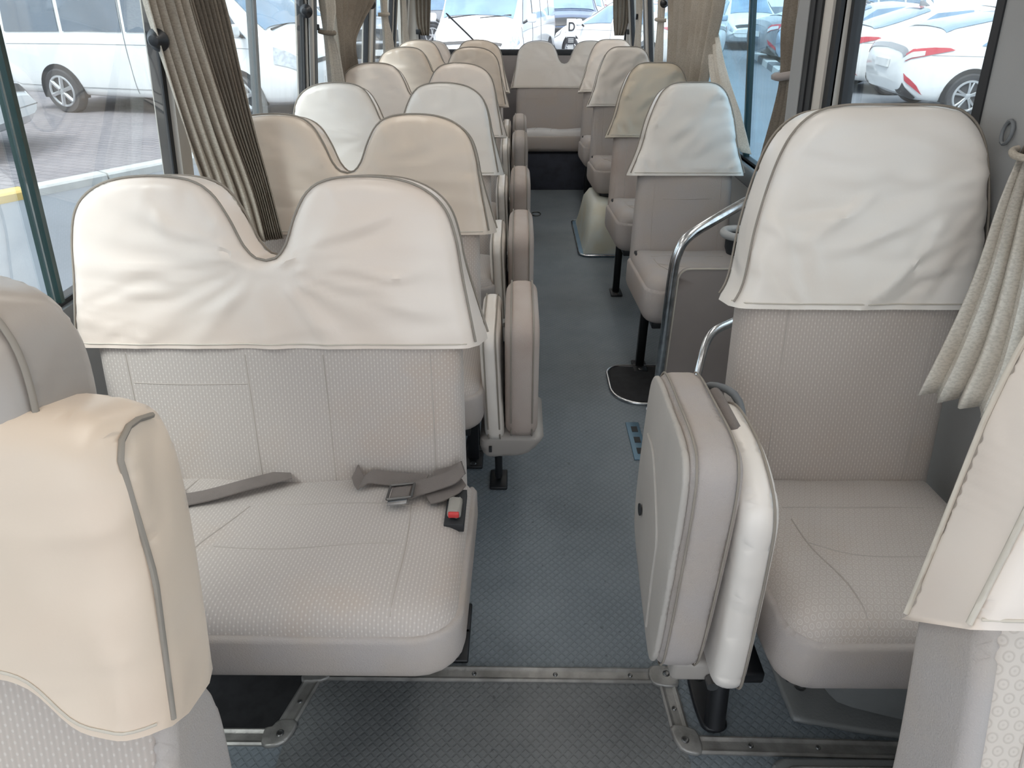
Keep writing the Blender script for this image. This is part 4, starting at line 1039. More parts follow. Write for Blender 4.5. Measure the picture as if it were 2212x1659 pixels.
curtain('cloth', [crow(k5, (-0.91, 5.9, 1.62), (-0.90, 6.15, 1.62), 0.02), crow(k5, (-0.92, 5.93, 1.30), (-0.91, 6.08, 1.30), 0.014), crow(k5, (-0.94, 5.9, 0.9), (-0.91, 6.15, 0.9), 0.018)], 4, M['curtain_light'], k5, 28, seed=13)
# rear corners
for (x0, x1, lab, sd) in ((-0.90, -0.76, 'dark taupe curtain gathered in the left corner of the rear window', 15), (0.83, 0.98, 'dark taupe curtain gathered in the right corner of the rear window', 16)):
    o = thing('curtain', ((x0 + x1) / 2, 6.66, 1.1), lab, 'curtain', 'rear window curtains')
    s = -1 if x0 < 0 else 1
    inner = x1 if s < 0 else x0; outer = x0 if s < 0 else x1
    wid = inner - outer
    curtain('cloth', [crow(o, (outer, 6.66, 1.66), (inner + wid * 0.15, 6.66, 1.66), 0.012), crow(o, (outer, 6.66, 1.42), (inner, 6.66, 1.42), 0.012), crow(o, (outer, 6.66, 1.22), (inner - 0.02 * -s, 6.66, 1.22), 0.012), crow(o, (outer + wid * 0.2, 6.66, 1.12), (inner - wid * 0.25, 6.66, 1.12), 0.012)], 4, M['curtain_dark'], o, 28, seed=sd)
    box('tie_clip', rel(o, (outer - 0.01, 6.63, 1.13)), rel(o, (outer + 0.03, 6.655, 1.17)), M['black'], o, 0.004)
# right side
q1 = thing('curtain', (0.970, 2.650, 0.800), 'brown curtain tied with a strap beside the door pillar', 'curtain', 'window curtains')
curtain('cloth', [crow(q1, (0.940, 2.460, 1.600), (0.935, 2.700, 1.600), 0.018), crow(q1, (0.955, 2.500, 1.380), (0.950, 2.700, 1.380), 0.016), crow(q1, (0.975, 2.560, 1.220), (0.970, 2.680, 1.220), 0.010), crow(q1, (0.985, 2.570, 1.120), (0.980, 2.690, 1.120), 0.012), crow(q1, (1.000, 2.600, 0.950), (0.990, 2.760, 0.950), 0.016), crow(q1, (1.010, 2.600, 0.840), (0.995, 2.790, 0.840), 0.018)], 3, M['curtain_dark'], q1, 30, seed=21)
tube('tie_strap', [rel(q1, p) for p in ((1.020, 2.500, 1.235), (0.965, 2.545, 1.220), (0.945, 2.620, 1.205), (0.955, 2.690, 1.200), (0.990, 2.700, 1.205))], 0.014, M['panel'], q1, 6)
box('strap_clip', rel(q1, (0.985, 2.475, 1.210)), rel(q1, (1.018, 2.540, 1.262)), M['sill'], q1, 0.005)
q2 = thing('curtain', (0.98, 4.0, 0.8), 'wide olive cream curtain behind the pale single seat on the right', 'curtain', 'window curtains')
curtain('cloth', [crow(q2, (0.935, 3.50, 1.62), (0.93, 4.74, 1.62), 0.025), crow(q2, (0.95, 3.56, 1.42), (0.945, 4.72, 1.42), 0.026), crow(q2, (0.965, 3.66, 1.27), (0.955, 4.68, 1.27), 0.026), crow(q2, (0.975, 3.74, 1.12), (0.965, 4.66, 1.12), 0.026), crow(q2, (0.985, 3.80, 0.95), (0.97, 4.66, 0.95), 0.026), crow(q2, (0.985, 3.70, 0.86), (0.97, 4.66, 0.86), 0.026)], 8, M['curtain'], q2, 64, seed=23)
curtain('draped_edge', [crow(q2, (0.985, 3.72, 1.32), (0.985, 3.86, 1.32), 0.004), crow(q2, (0.975, 3.42, 1.14), (0.985, 3.74, 1.14), 0.014), crow(q2, (0.99, 3.18, 1.0), (0.995, 3.55, 1.0), 0.016), crow(q2, (1.005, 2.98, 0.86), (1.01, 3.30, 0.86), 0.016)], 3, M['curtain_light'], q2, 24, seed=24)
q3 = thing('curtain', (0.97, 4.98, 0.9), 'pale curtain tied at the right pillar beyond the wide curtain', 'curtain', 'window curtains')
curtain('cloth', [crow(q3, (0.94, 4.93, 1.62), (0.935, 5.15, 1.62), 0.02), crow(q3, (0.96, 4.97, 1.30), (0.955, 5.12, 1.30), 0.012), crow(q3, (0.97, 4.95, 1.1), (0.965, 5.15, 1.1), 0.016), crow(q3, (0.98, 4.93, 0.88), (0.975, 5.18, 0.88), 0.018)], 4, M['curtain_light'], q3, 28, seed=25)
tube('tie_band', [rel(q3, p) for p in ((0.98, 4.97, 1.3), (0.945, 4.97, 1.3), (0.94, 5.12, 1.3), (0.97, 5.12, 1.3))], 0.012, M['curtain'], q3, 6)
q4 = thing('curtain', (0.97, 5.9, 0.9), 'pale curtain at the last right pillar near the rear window', 'curtain', 'window curtains')
curtain('cloth', [crow(q4, (0.94, 5.84, 1.62), (0.935, 6.12, 1.62), 0.02), crow(q4, (0.96, 5.90, 1.28), (0.955, 6.05, 1.28), 0.012), crow(q4, (0.975, 5.86, 0.88), (0.97, 6.12, 0.88), 0.018)], 4, M['curtain_light'], q4, 28, seed=26)
box('tie_hook', rel(q4, (0.93, 5.93, 1.27)), rel(q4, (0.945, 5.97, 1.31)), M['black'], q4, 0.003)
# right front: tied curtain flaring over the large single seat
q0 = thing('curtain', (0.95, 1.25, 0.8), 'cream pleated curtain flaring from its tie over the right front seat', 'curtain', 'window curtains')
curtain('flared_cloth', [crow(q0, (0.977, 1.330, 1.200), (1.012, 1.290, 1.200), 0.010), crow(q0, (0.952, 1.300, 1.120), (1.007, 1.235, 1.120), 0.012), crow(q0, (0.903, 1.223, 0.990), (0.973, 1.133, 0.990), 0.014), crow(q0, (0.848, 1.157, 0.880), (0.928, 1.036, 0.885), 0.019), crow(q0, (0.800, 1.105, 0.800), (0.888, 0.985, 0.815), 0.024)], 4, M['curtain_light'], q0, 48, seed=31, sharpness=0.9)
curtain('gathered_cloth', [crow(q0, (0.962, 1.295, 1.620), (0.942, 1.035, 1.620), 0.016), crow(q0, (0.977, 1.335, 1.420), (0.967, 1.145, 1.420), 0.014), crow(q0, (0.984, 1.325, 1.250), (0.997, 1.260, 1.250), 0.009), crow(q0, (0.977, 1.330, 1.200), (1.012, 1.290, 1.200), 0.010)], 5, M['curtain_dark'], q0, 40, seed=32)
tube('tie_band', [rel(q0, p) for p in catmull([(1.022, 1.345, 1.215), (0.977, 1.350, 1.210), (0.957, 1.315, 1.205), (0.977, 1.275, 1.205), (1.012, 1.270, 1.210)], 0.012)], 0.007, M['curtain'], q0, 8)
o = tube('tie_ring', [rel(q0, (0.974, 1.385 + 0.014 * math.cos(i * math.pi / 6), 1.235 + 0.022 * math.sin(i * math.pi / 6))) for i in range(12)], 0.004, M['sill'], q0, 6, True)

# ================================================================ BELTS, RAILS, FLOOR FITTINGS
def dz(p): return (p[0], p[1], p[2] + 0.018 - 0.09 * (p[1] - 0.77) + 0.003)
bt = thing('seat_belt', (-0.3, 1.2, 0.48), 'taupe lap belt with metal buckle lying curled on the first bench', 'belt', 'lap belts')
def bz(y): return 0.455 + 0.05 + 0.012 - 0.05 * (y - 0.77)
pts = [(-0.385, 1.245, 0.505), (-0.375, 1.205, 0.53), (-0.36, 1.185, 0.513), (-0.34, 1.20, 0.522), (-0.30, 1.205, 0.513), (-0.25, 1.20, 0.512), (-0.21, 1.195, 0.512)]
ribbon('strap', [rel(bt, dz(p)) for p in catmull(pts, 0.012)], 0.044, (0.15, 1, 0.1), M['belt'], bt)
pts = [(-0.245, 1.150, 0.514), (-0.215, 1.160, 0.520), (-0.18, 1.172, 0.525), (-0.145, 1.185, 0.533), (-0.125, 1.205, 0.545), (-0.128, 1.225, 0.530), (-0.15, 1.22, 0.52), (-0.19, 1.205, 0.516)]
ribbon('strap', [rel(bt, dz(p)) for p in catmull(pts, 0.01)], 0.044, (-0.3, 1, 0.1), M['belt'], bt)
pts = [(-0.20, 1.135, 0.507), (-0.17, 1.145, 0.509), (-0.14, 1.17, 0.511), (-0.125, 1.20, 0.512)]
ribbon('strap', [rel(bt, dz(p)) for p in catmull(pts, 0.01)], 0.042, (-0.5, 1, 0), M['belt'], bt)
bk = Pad(rrect(-0.022, 0.022, -0.022, 0.022, 0.004), 0.012, 0.004, 0.02).build('buckle', M['belt'], bt, lambda x, y, n: rel(bt, dz((-0.258 + x, 1.135 + y + 0.2 * x, 0.52 + n))))
ms = MB()
for (a, b) in (((-0.026, -0.026), (0.026, -0.026)), ((-0.026, 0.026), (0.026, 0.026)), ((-0.026, -0.026), (-0.026, 0.026)), ((0.026, -0.026), (0.026, 0.026))):
    ms.add(*tube_vf([rel(bt, dz((-0.258 + p[0], 1.135 + p[1] + 0.2 * p[0], 0.527))) for p in (a, b)], 0.0032, 6))
ms.build('buckle_frame', M['screw'], bk)
v, f = box_vf((-0.02, -0.045, -0.0025), (0.022, -0.026, 0.0025), 0.001)
obj('tongue', [rel(bt, dz((-0.262 + p[0], 1.137 + p[1] + 0.2 * p[0], 0.522 + p[2]))) for p in v], f, M['chrome'], bk)
b2 = thing('seat_belt', (-0.7, 1.15, 0.48), 'taupe lap belt strap crossing the window side of the first bench', 'belt', 'lap belts')
ribbon('strap', [rel(b2, dz(p)) for p in catmull([(-0.95, 1.02, 0.512), (-0.87, 1.075, 0.512), (-0.78, 1.105, 0.513), (-0.70, 1.13, 0.514), (-0.62, 1.18, 0.512), (-0.54, 1.235, 0.505)], 0.02)], 0.05, (0.45, -1, 0.14), M['belt'], b2)
ribbon('strap', [rel(b2, dz(p)) for p in catmull([(-0.90, 1.235, 0.506), (-0.83, 1.19, 0.510), (-0.77, 1.13, 0.5115), (-0.72, 1.10, 0.5115)], 0.02)], 0.048, (0.6, 1, -0.14), M['belt'], b2)

# chrome rail and modesty panel ahead of the pale single seat
rl = thing('handrail', (0.565, 2.25, 0), 'bent chrome handrail in front of the pale single seat', 'handrail')
tube('rail_tube', [rel(rl, p) for p in catmull([(0.565, 2.25, 0.004), (0.565, 2.25, 0.2), (0.565, 2.25, 0.4), (0.565, 2.25, 0.58), (0.572, 2.252, 0.665), (0.60, 2.265, 0.72), (0.68, 2.30, 0.765), (0.82, 2.37, 0.82), (0.95, 2.43, 0.87), (1.045, 2.475, 0.905)], 0.02)], 0.0185, M['chrome'], rl, 14)
lathe('floor_flange', [(0.035, 0.0), (0.035, 0.006), (0.02, 0.012)], M['chrome'], rl, 18)
mp_ = thing('modesty_panel', (0.81, 2.265, 0), 'flat taupe partition panel beside the chrome handrail', 'panel')
ol = rrect(-0.222, 0.24, 0.02, 0.612, (0.01, 0.01, 0.03, 0.04))
Pad(ol, 0.02, 0.004, 0.1).build('board', M['panel'], mp_, lambda x, z, n: (x, -n, z))
tube('edge_strip', [(x, -0.011, z) for x, z in ol], 0.004, M['piping_light'], mp_, 6, True)
ch = thing('cup_holder', (0.755, 2.19, 0.765), 'light grey ring shaped cup holder behind the right front seat', 'cup holder')
tube('ring', [(0.048 * math.cos(i * math.pi / 12), 0.048 * math.sin(i * math.pi / 12), 0) for i in range(24)], [0.014] * 24, M['wall'], ch, 10, True)
lathe('cup', [(0.030, -0.07), (0.038, -0.05), (0.040, -0.004), (0.036, -0.004), (0.028, -0.06)], M['rubber'], ch, 20)
box('arm', (0.05, -0.015, -0.014), (0.31, 0.015, 0.012), M['wall'], ch, 0.005)
# dark mat with chrome rim in the floor by the rail
mt = thing('step_mat', (0.655, 2.45, 0), 'dark floor panel with rounded chrome rim at the rail foot', 'floor panel')
out = rrect(-0.25, 0.36, -0.155, 0.16, (0.12, 0.02, 0.02, 0.07), 8)
Pad(out, 0.008, 0.003, 0.1).build('panel', M['dark'], mt, lambda x, y, n: (x, y, 0.004 + n))
tube('rim', [(x, y, 0.006) for x, y in out], 0.008, M['chrome'], mt, 8, True)
bp_ = thing('step_plate', (0.455, 2.04, 0), 'small bluish metal step plate beside the large folded aisle seat', 'plate')
box('plate', (-0.022, -0.12, 0.0), (0.03, 0.12, 0.006), M['blueplate'], bp_, 0.002)
for y in (-0.07, 0.0, 0.07): box('slot', (-0.005, y - 0.018, 0.006), (0.018, y + 0.018, 0.0075), M['rubber'], bp_)
# cream heater housing under the fourth single seat
he = thing('heater_housing', (0.52, 4.40, 0), 'cream curved heater housing on a metal plinth under the right seats', 'heater')
mbh = MB()
S_ = []
for yy in np.linspace(-0.33, 0.36, 14):
    q = 1 - abs((yy + 0.0) / 0.40) ** 3.0; hgt = 0.03 + 0.27 * max(0, min(1, q * 1.15)) ** 0.8
    S_.append([(-0.085 - 0.005, yy, 0.012), (-0.075, yy, 0.4 * hgt), (-0.055, yy, 0.85 * hgt), (-0.02, yy, hgt), (0.03, yy, hgt * 1.02), (0.10, yy, hgt * 0.98), (0.12, yy, 0.012)])
V = [p for r in S_ for p in r]; m_ = 7
Fh = [(i * m_ + j, i * m_ + j + 1, (i + 1) * m_ + j + 1, (i + 1) * m_ + j) for i in range(13) for j in range(6)]
Fh.append(tuple(range(m_))[::-1]); Fh.append(tuple(13 * m_ + j for j in range(m_)))
obj('housing', V, [f[::-1] for f in Fh], M['heater'], he, sharp=60)
Pad(rrect(-0.12, 0.13, -0.36, 0.39, (0.06, 0.02, 0.02, 0.04)), 0.012, 0.004, 0.1).build('plinth', M['blueplate'], he, lambda x, y, n: (x, y, 0.006 + n))
tube('plinth_rim', [(x, y, 0.012) for x, y in rrect(-0.12, 0.13, -0.36, 0.39, (0.06, 0.02, 0.02, 0.04))], 0.006, M['chrome'], he, 6, True)
rg = tag(tube('floor_ring', [(0.145 + 0.035 * math.cos(i * math.pi / 10), 4.98 + 0.05 * math.sin(i * math.pi / 10), 0.004) for i in range(20)], 0.004, M['screw'], None, 6, True), 'thin oval pull ring lying on the aisle floor near the rear', 'ring')
# moulded grey box under the right front seat
bx_ = thing('wheel_box', (0.86, 1.075, 0), 'grey moulded plastic box with screws on the floor under the right front seat', 'box')
w_ = lambda x, y: 0.004 * noise.noise((x * 9, y * 9, 1))
Pad(catmull([(-0.21, -0.12), (-0.17, -0.165), (0.16, -0.165), (0.165, 0.25), (-0.20, 0.25), (-0.21, 0.06)], 0.02, True), 0.02, 0.008, 0.06).build('flange', M['plastic_dark'], bx_, lambda x, y, n: (x, y, 0.01 + n))
Pad(catmull([(-0.11, -0.07), (-0.06, -0.13), (0.16, -0.135), (0.165, 0.25), (-0.12, 0.25), (-0.13, 0.05)], 0.02, True), 0.30, 0.07, 0.05, 0.01, 0.2).build('dome', M['plastic_dark'], bx_, lambda x, y, n: (x, y, 0.02 + max(n, -0.01)))
screw(bx_, (-0.165, -0.075, 0.02), 0.014); screw(bx_, (-0.165, 0.1, 0.02), 0.014)
ap = thing('access_panel', (0.72, 0.79, 0), 'low grey access panel with rounded corners by the passenger seat', 'panel')
Pad(rrect(-0.16, 0.28, -0.12, 0.035, 0.035), 0.022, 0.008, 0.06).build('panel', M['plastic_dark'], ap, lambda x, y, n: (x, y, 0.011 + n))
tube('panel_ridge', [(x, y, 0.022) for x, y in rrect(-0.135, 0.26, -0.1, 0.012, 0.025)], 0.004, M['alu'], ap, 6, True)
screw(ap, (-0.185, 0.005, 0.0), 0.013)

# ================================================================ OUTSIDE: ground, kerbs, parked vehicles
gm = obj('ground', [(-60, -30, GROUND), (60, -30, GROUND), (60, 90, GROUND), (-60, 90, GROUND)], [(0, 1, 2, 3)], M['asphalt'], smooth=False); struct(gm)
pv = obj('paving', [(-7.6, 3.0, GROUND + 0.02), (-2.9, 9.9, GROUND + 0.02), (0.5, 15.0, GROUND + 0.02), (-2, 40, GROUND + 0.02), (-45, 40, GROUND + 0.02), (-45, 3, GROUND + 0.02)], [(0, 1, 2, 3, 4, 5)], M['paving'], smooth=False); struct(pv)
kl = struct(box('kerb_left', (-0.01, -0.01, GROUND), (0.01, 0.01, GROUND + 0.01), M['kerb']))
A_ = Vector((-7.3, 3.44, GROUND)); dirk = Vector((4.7, 6.9, 0)).normalized(); nk = Vector((-dirk.y, dirk.x, 0))
def kerb_block(parent, p, d, length, w, h, mat, name='kerb_stone'):
    n_ = Vector((-d.y, d.x, 0)); V = []
    for z, e in ((0, 0), (h - 0.02, 0), (h, 0.02)):
        for (s, t) in ((0.01, -w / 2 + e), (length - 0.01, -w / 2 + e), (length - 0.01, w / 2 - e), (0.01, w / 2 - e)): V.append(p + d * s + n_ * t + Vector((0, 0, z)))
    F = [(0, 3, 2, 1), (8, 9, 10, 11)] + [(r * 4 + k, r * 4 + (k + 1) % 4, r * 4 + 4 + (k + 1) % 4, r * 4 + 4 + k) for r in range(2) for k in range(4)]
    return obj(name, V, F, mat, parent, smooth=False)
for i in range(14):
    s = i * 0.8
    kerb_block(kl, A_ + dirk * s, dirk, 0.8, 0.22, 0.09, M['kerb_yellow'] if i in (0, 1, 2, 3, 4) else M['kerb'])
krr = struct(box('kerb_right', (6.9, 20, GROUND), (6.92, 20.02, GROUND + 0.01), M['kerb']))
B_ = Vector((7.55, 23.4, GROUND)); dr = (Vector((5.75, 13.8, GROUND)) - B_).normalized()
for i in range(10): kerb_block(krr, B_ + dr * i * 1.0, dr, 1.0, 0.3, 0.16, M['kerb'] if i % 2 else M['kerb_black'])

class Car:
    def __init__(s, st, wheelbase, wr, wy, sc=1.06):
        s.st = np.array(st, float); s.wb, s.wr, s.wy, s.sc = wheelbase, wr, wy, sc
    def par(s, x):
        xs = s.st[:, 0]; return [np.interp(x, xs, s.st[:, k]) for k in range(1, 7)]
    def ring(s, x):
        zb, be, tp, w, wb, wt = s.par(x)
        h = tp - be
        return np.array([(0, zb), (0.8 * w, zb), (0.97 * w, zb + 0.10), (w, zb + (be - zb) * 0.55), (wb, be), (wb + (wt - wb) * 0.55, be + h * 0.55), (wt, tp - min(0.07, h * 0.25)), (0.72 * wt, tp - 0.0), (0, tp + 0.02)])
    def pt(s, x, q, side=1):
        r = s.ring(x)
        if q > 8: q = 16 - q; side = -side
        i = min(7, int(q)); t = q - i
        p0, p1, p2, p3 = r[max(0, i - 1)], r[i], r[i + 1], r[min(8, i + 2)]
        y, z = 0.5 * (2 * p1 + (p2 - p0) * t + (2 * p0 - 5 * p1 + 4 * p2 - p3) * t * t + (3 * p1 - p0 - 3 * p2 + p3) * t ** 3)
        return Vector((x, y * side, z)) * s.sc
    def nrm(s, x, q, side):
        e = 0.02; a = s.pt(min(x + e, s.st[-1, 0]), q, side) - s.pt(max(x - e, s.st[0, 0]), q, side); b = s.pt(x, min(q + 0.08, 15.9), side) - s.pt(x, max(0, q - 0.08), side)
        n = a.cross(b) * -side; return n.normalized() if n.length > 1e-9 else Vector((0, 0, 1))
    def body(s, mat, root, name='body'):
        xs = sorted(set(list(np.round(np.linspace(s.st[0, 0], s.st[-1, 0], 44), 4)) + list(s.st[:, 0]))); qs = np.linspace(0, 16, 49)
        V = [s.pt(x, q, 1) for x in xs for q in qs[:-1]]; n = 48
        F = [(i * n + j, (i + 1) * n + j, (i + 1) * n + (j + 1) % n, i * n + (j + 1) % n) for i in range(len(xs) - 1) for j in range(n)]
        F.append(tuple(range(n))); F.append(tuple((len(xs) - 1) * n + j for j in range(n))[::-1])
        return obj(name, V, F, mat, root, sharp=40)
    def patch(s, name, corners, mat, root, side=1, off=0.014, nu=10, nv=5, both=False):
        """bilinear patch on the skin; corners (x, q) in order lower-rear, lower-front, upper-front, upper-rear"""
        out = []
        for sd in ((1, -1) if both else (side,)):
            V = []
            for j in range(nv + 1):
                for i in range(nu + 1):
                    u, v = i / nu, j / nv
                    c = [np.array(k) for k in corners]
                    p = c[0] * (1 - u) * (1 - v) + c[1] * u * (1 - v) + c[2] * u * v + c[3] * (1 - u) * v
                    V.append(s.pt(p[0], p[1], sd) + s.nrm(p[0], p[1], sd) * off)
            F = [(j * (nu + 1) + i, j * (nu + 1) + i + 1, (j + 1) * (nu + 1) + i + 1, (j + 1) * (nu + 1) + i) for j in range(nv) for i in range(nu)]
            if sd < 0: F = [f[::-1] for f in F]
            out.append(obj(name, V, F, mat, root, sharp=60))
        return out
    def line(s, name, pts, mat, root, side=1, r=0.006, off=0.004):
        return tube(name, [s.pt(x, q, side) + s.nrm(x, q, side) * off for x, q in catmull(pts, 0.1)], r, mat, root, 5)
    def wheels(s, root, spokes=5, twin=True, proud=0.02):
        R_ = s.wr * s.sc
        for x in (-s.wb / 2, s.wb / 2):
            for sd in (1, -1):
                y = s.wy * s.sc * sd
                # dark arch lining just proud of the skin
                arc = [(x * s.sc + (R_ * 1.17) * math.cos(t), R_ + (R_ * 1.17) * math.sin(t)) for t in np.linspace(-0.25, math.pi + 0.25, 22)]
                V = [(p[0], y + sd * 0.004, p[1]) for p in arc] + [(p[0], y - sd * 0.12, p[1]) for p in arc]; n = len(arc)
                F = [tuple(range(n)), tuple(range(2 * n - 1, n - 1, -1))] + [(i, i + n, i + n + 1, i + 1) for i in range(n - 1)]
                obj('wheel_arch', V, F, M['arch'], root, smooth=False)
                wh = bpy.data.objects.new('wheel', None)
                prof = [(R_ * 0.60, -0.08), (R_ * 0.9, -0.10), (R_ * 0.99, -0.07), (R_, 0.0), (R_ * 0.985, 0.05), (R_ * 0.9, 0.085), (R_ * 0.68, 0.08), (R_ * 0.64, 0.06)]
                v, f = lathe_vf(prof, 32, (0, 0, 0), 'y')
                t = obj('wheel', [(a, b * sd, c) for a, b, c in v], [q[::-1] for q in f] if sd < 0 else f, M['tyre'], root, sharp=50)
                bpy.data.objects.remove(wh)
                t.location = (x * s.sc, y - sd * 0.055, R_)
                mb = MB(); mb.add(*tube_vf([(R_ * 0.64 * math.cos(k * math.pi / 16), sd * 0.075, R_ * 0.64 * math.sin(k * math.pi / 16)) for k in range(32)], 0.022, 6, True))
                mb.add(*lathe_vf([(R_ * 0.14, 0.05 * sd), (R_ * 0.14, 0.085 * sd), (R_ * 0.08, 0.09 * sd)], 14, (0, 0, 0), 'y'))
                for k in range(spokes):
                    for da in ((-0.16, 0.16) if twin else (0,)):
                        a0 = 2 * math.pi * k / spokes + 0.3
                        mb.add(*tube_vf([(R_ * 0.12 * math.cos(a0 + da), sd * 0.075, R_ * 0.12 * math.sin(a0 + da)), (R_ * 0.4 * math.cos(a0 + da * 0.8), sd * 0.078, R_ * 0.4 * math.sin(a0 + da * 0.8)), (R_ * 0.64 * math.cos(a0 + da), sd * 0.075, R_ * 0.64 * math.sin(a0 + da))], 0.018 if twin else 0.034, 5))
                mb.build('rim', M['rim'], t)
    def mirrors(s, root, x, mat, z=1.0, y=None):
        for sd in (1, -1):
            yy = (y or s.wy + 0.02) * sd * s.sc
            o = Pad(rrect(-0.10, 0.10, -0.08, 0.09, 0.05), 0.10, 0.045, 0.05).build('mirror', mat, root, lambda a, b, n: (x * s.sc + n, yy + sd * 0.12 + a, z * s.sc + b))
            tube('mirror_arm', [(x * s.sc, yy - sd * 0.06, (z - 0.08) * s.sc), (x * s.sc, yy + sd * 0.06, (z - 0.02) * s.sc)], 0.025, M['trimblack'], root, 6)

VAN = [(-2.64, .50, .98, 1.75, .78, .78, .64), (-2.60, .36, 1.05, 1.98, .86, .85, .72), (-2.45, .28, 1.10, 2.10, .89, .88, .75), (-1.0, .26, 1.12, 2.14, .9, .89, .76), (0.9, .26, 1.12, 2.14, .9, .89, .76), (1.25, .26, 1.12, 2.06, .9, .88, .75),
       (1.9, .26, 1.08, 1.42, .9, .86, .74), (2.12, .26, 1.04, 1.20, .89, .83, .72), (2.42, .28, .96, 1.06, .86, .79, .68), (2.58, .32, .86, .94, .80, .72, .62), (2.66, .42, .74, .78, .70, .62, .54)]
SEDAN = [(-2.34, .50, .82, .90, .70, .68, .58), (-2.26, .34, .92, 1.02, .80, .78, .66), (-2.0, .24, .95, 1.08, .87, .84, .72), (-1.7, .21, .96, 1.14, .9, .86, .72), (-0.8, .20, .96, 1.42, .91, .87, .62), (-0.15, .20, .95, 1.47, .91, .87, .61), (0.35, .20, .94, 1.43, .91, .87, .61),
         (1.2, .20, .90, 1.02, .91, .85, .70), (1.85, .22, .80, .90, .88, .80, .66), (2.18, .28, .68, .76, .80, .72, .6), (2.32, .40, .56, .62, .68, .6, .5)]
SUV = [(-2.28, .52, .98, 1.30, .74, .74, .62), (-2.2, .38, 1.05, 1.52, .84, .83, .66), (-1.9, .28, 1.06, 1.66, .9, .88, .66), (-0.5, .26, 1.05, 1.72, .92, .89, .66), (0.35, .26, 1.04, 1.66, .92, .89, .66), (1.15, .26, 1.02, 1.16, .92, .87, .74), (1.9, .28, .94, 1.06, .9, .83, .7), (2.2, .34, .80, .90, .82, .74, .64), (2.3, .44, .66, .72, .72, .64, .54)]

def place(name, model, x, y, hd, label, cat, group='parked vehicles outside'):
    return thing(name, (x, y, GROUND), label, cat, group, math.radians(hd))
def make_van(root, paint, glass, detail=True):
    v = Car(VAN, 3.2, 0.335, 0.9); v.body(paint, root)
    for (a, b) in ((-2.38, -1.35), (-1.27, -0.22), (-0.14, 0.86)):
        w = v.patch('side_window', [(a, 4.12), (b, 4.12), (b, 5.85), (a + (0.08 if a < -2 else 0), 5.85)], glass, root, both=True)
    v.patch('door_window', [(0.96, 4.12), (1.84, 4.12), (1.34, 5.75), (0.96, 5.85)], glass, root, both=True)
    v.patch('windshield', [(2.06, 6.15), (2.06, 9.85), (1.24, 9.9), (1.24, 6.1)], M['car_glass_blue'], root, nu=14, nv=8, off=0.016)
    for sd in (1, -1):
        v.patch('headlight', [(2.22, 3.35), (2.60, 3.35), (2.56, 4.0), (2.22, 4.0)], M['headlight'], root, sd)
        v.patch('tail_light', [(-2.60, 3.4), (-2.5, 3.4), (-2.5, 4.6), (-2.60, 4.6)], M['tail'], root, sd)
        v.line('door_gap', [(0.90, 5.8), (0.90, 4), (0.90, 2.2), (1.0, 1.7)], M['seam_car'], root, sd)
        v.line('door_gap', [(1.95, 4.0), (1.92, 3.2), (1.86, 2.8)], M['seam_car'], root, sd)
        v.line('door_gap', [(-0.2, 5.8), (-0.2, 4), (-0.2, 1.9)], M['seam_car'], root, sd)
        v.line('body_crease', [(-2.5, 3.75), (-1, 3.75), (0.8, 3.75), (1.9, 3.72)], M['seam_car'], root, sd, 0.004, 0.001)
        v.line('body_crease', [(-2.5, 2.15), (-1, 2.15), (0.8, 2.15), (1.9, 2.15)], M['seam_car'], root, sd, 0.004, 0.001)
    v.patch('grille', [(2.655, 5.0), (2.655, 11.0), (2.63, 11.0), (2.63, 5.0)], M['trimblack'], root, nu=10, nv=3)
    for sd in (-0.3, 0.35): tube('wiper', [Vector((2.10, sd - 0.3, 1.23)) * 1.06, Vector((2.04, sd + 0.32, 1.285)) * 1.06], 0.014, M['trimblack'], root, 5)
    box('number_plate', (2.80, -0.27, 0.50), (2.83, 0.27, 0.64), M['plate'], root)
    box('bumper', (2.55, -0.80, 0.36), (2.80, 0.80, 0.62), paint, root, 0.08)
    v.wheels(root, 6, False); v.mirrors(root, 1.78, M['trimblack'] if not detail else paint, 1.22)
    return v
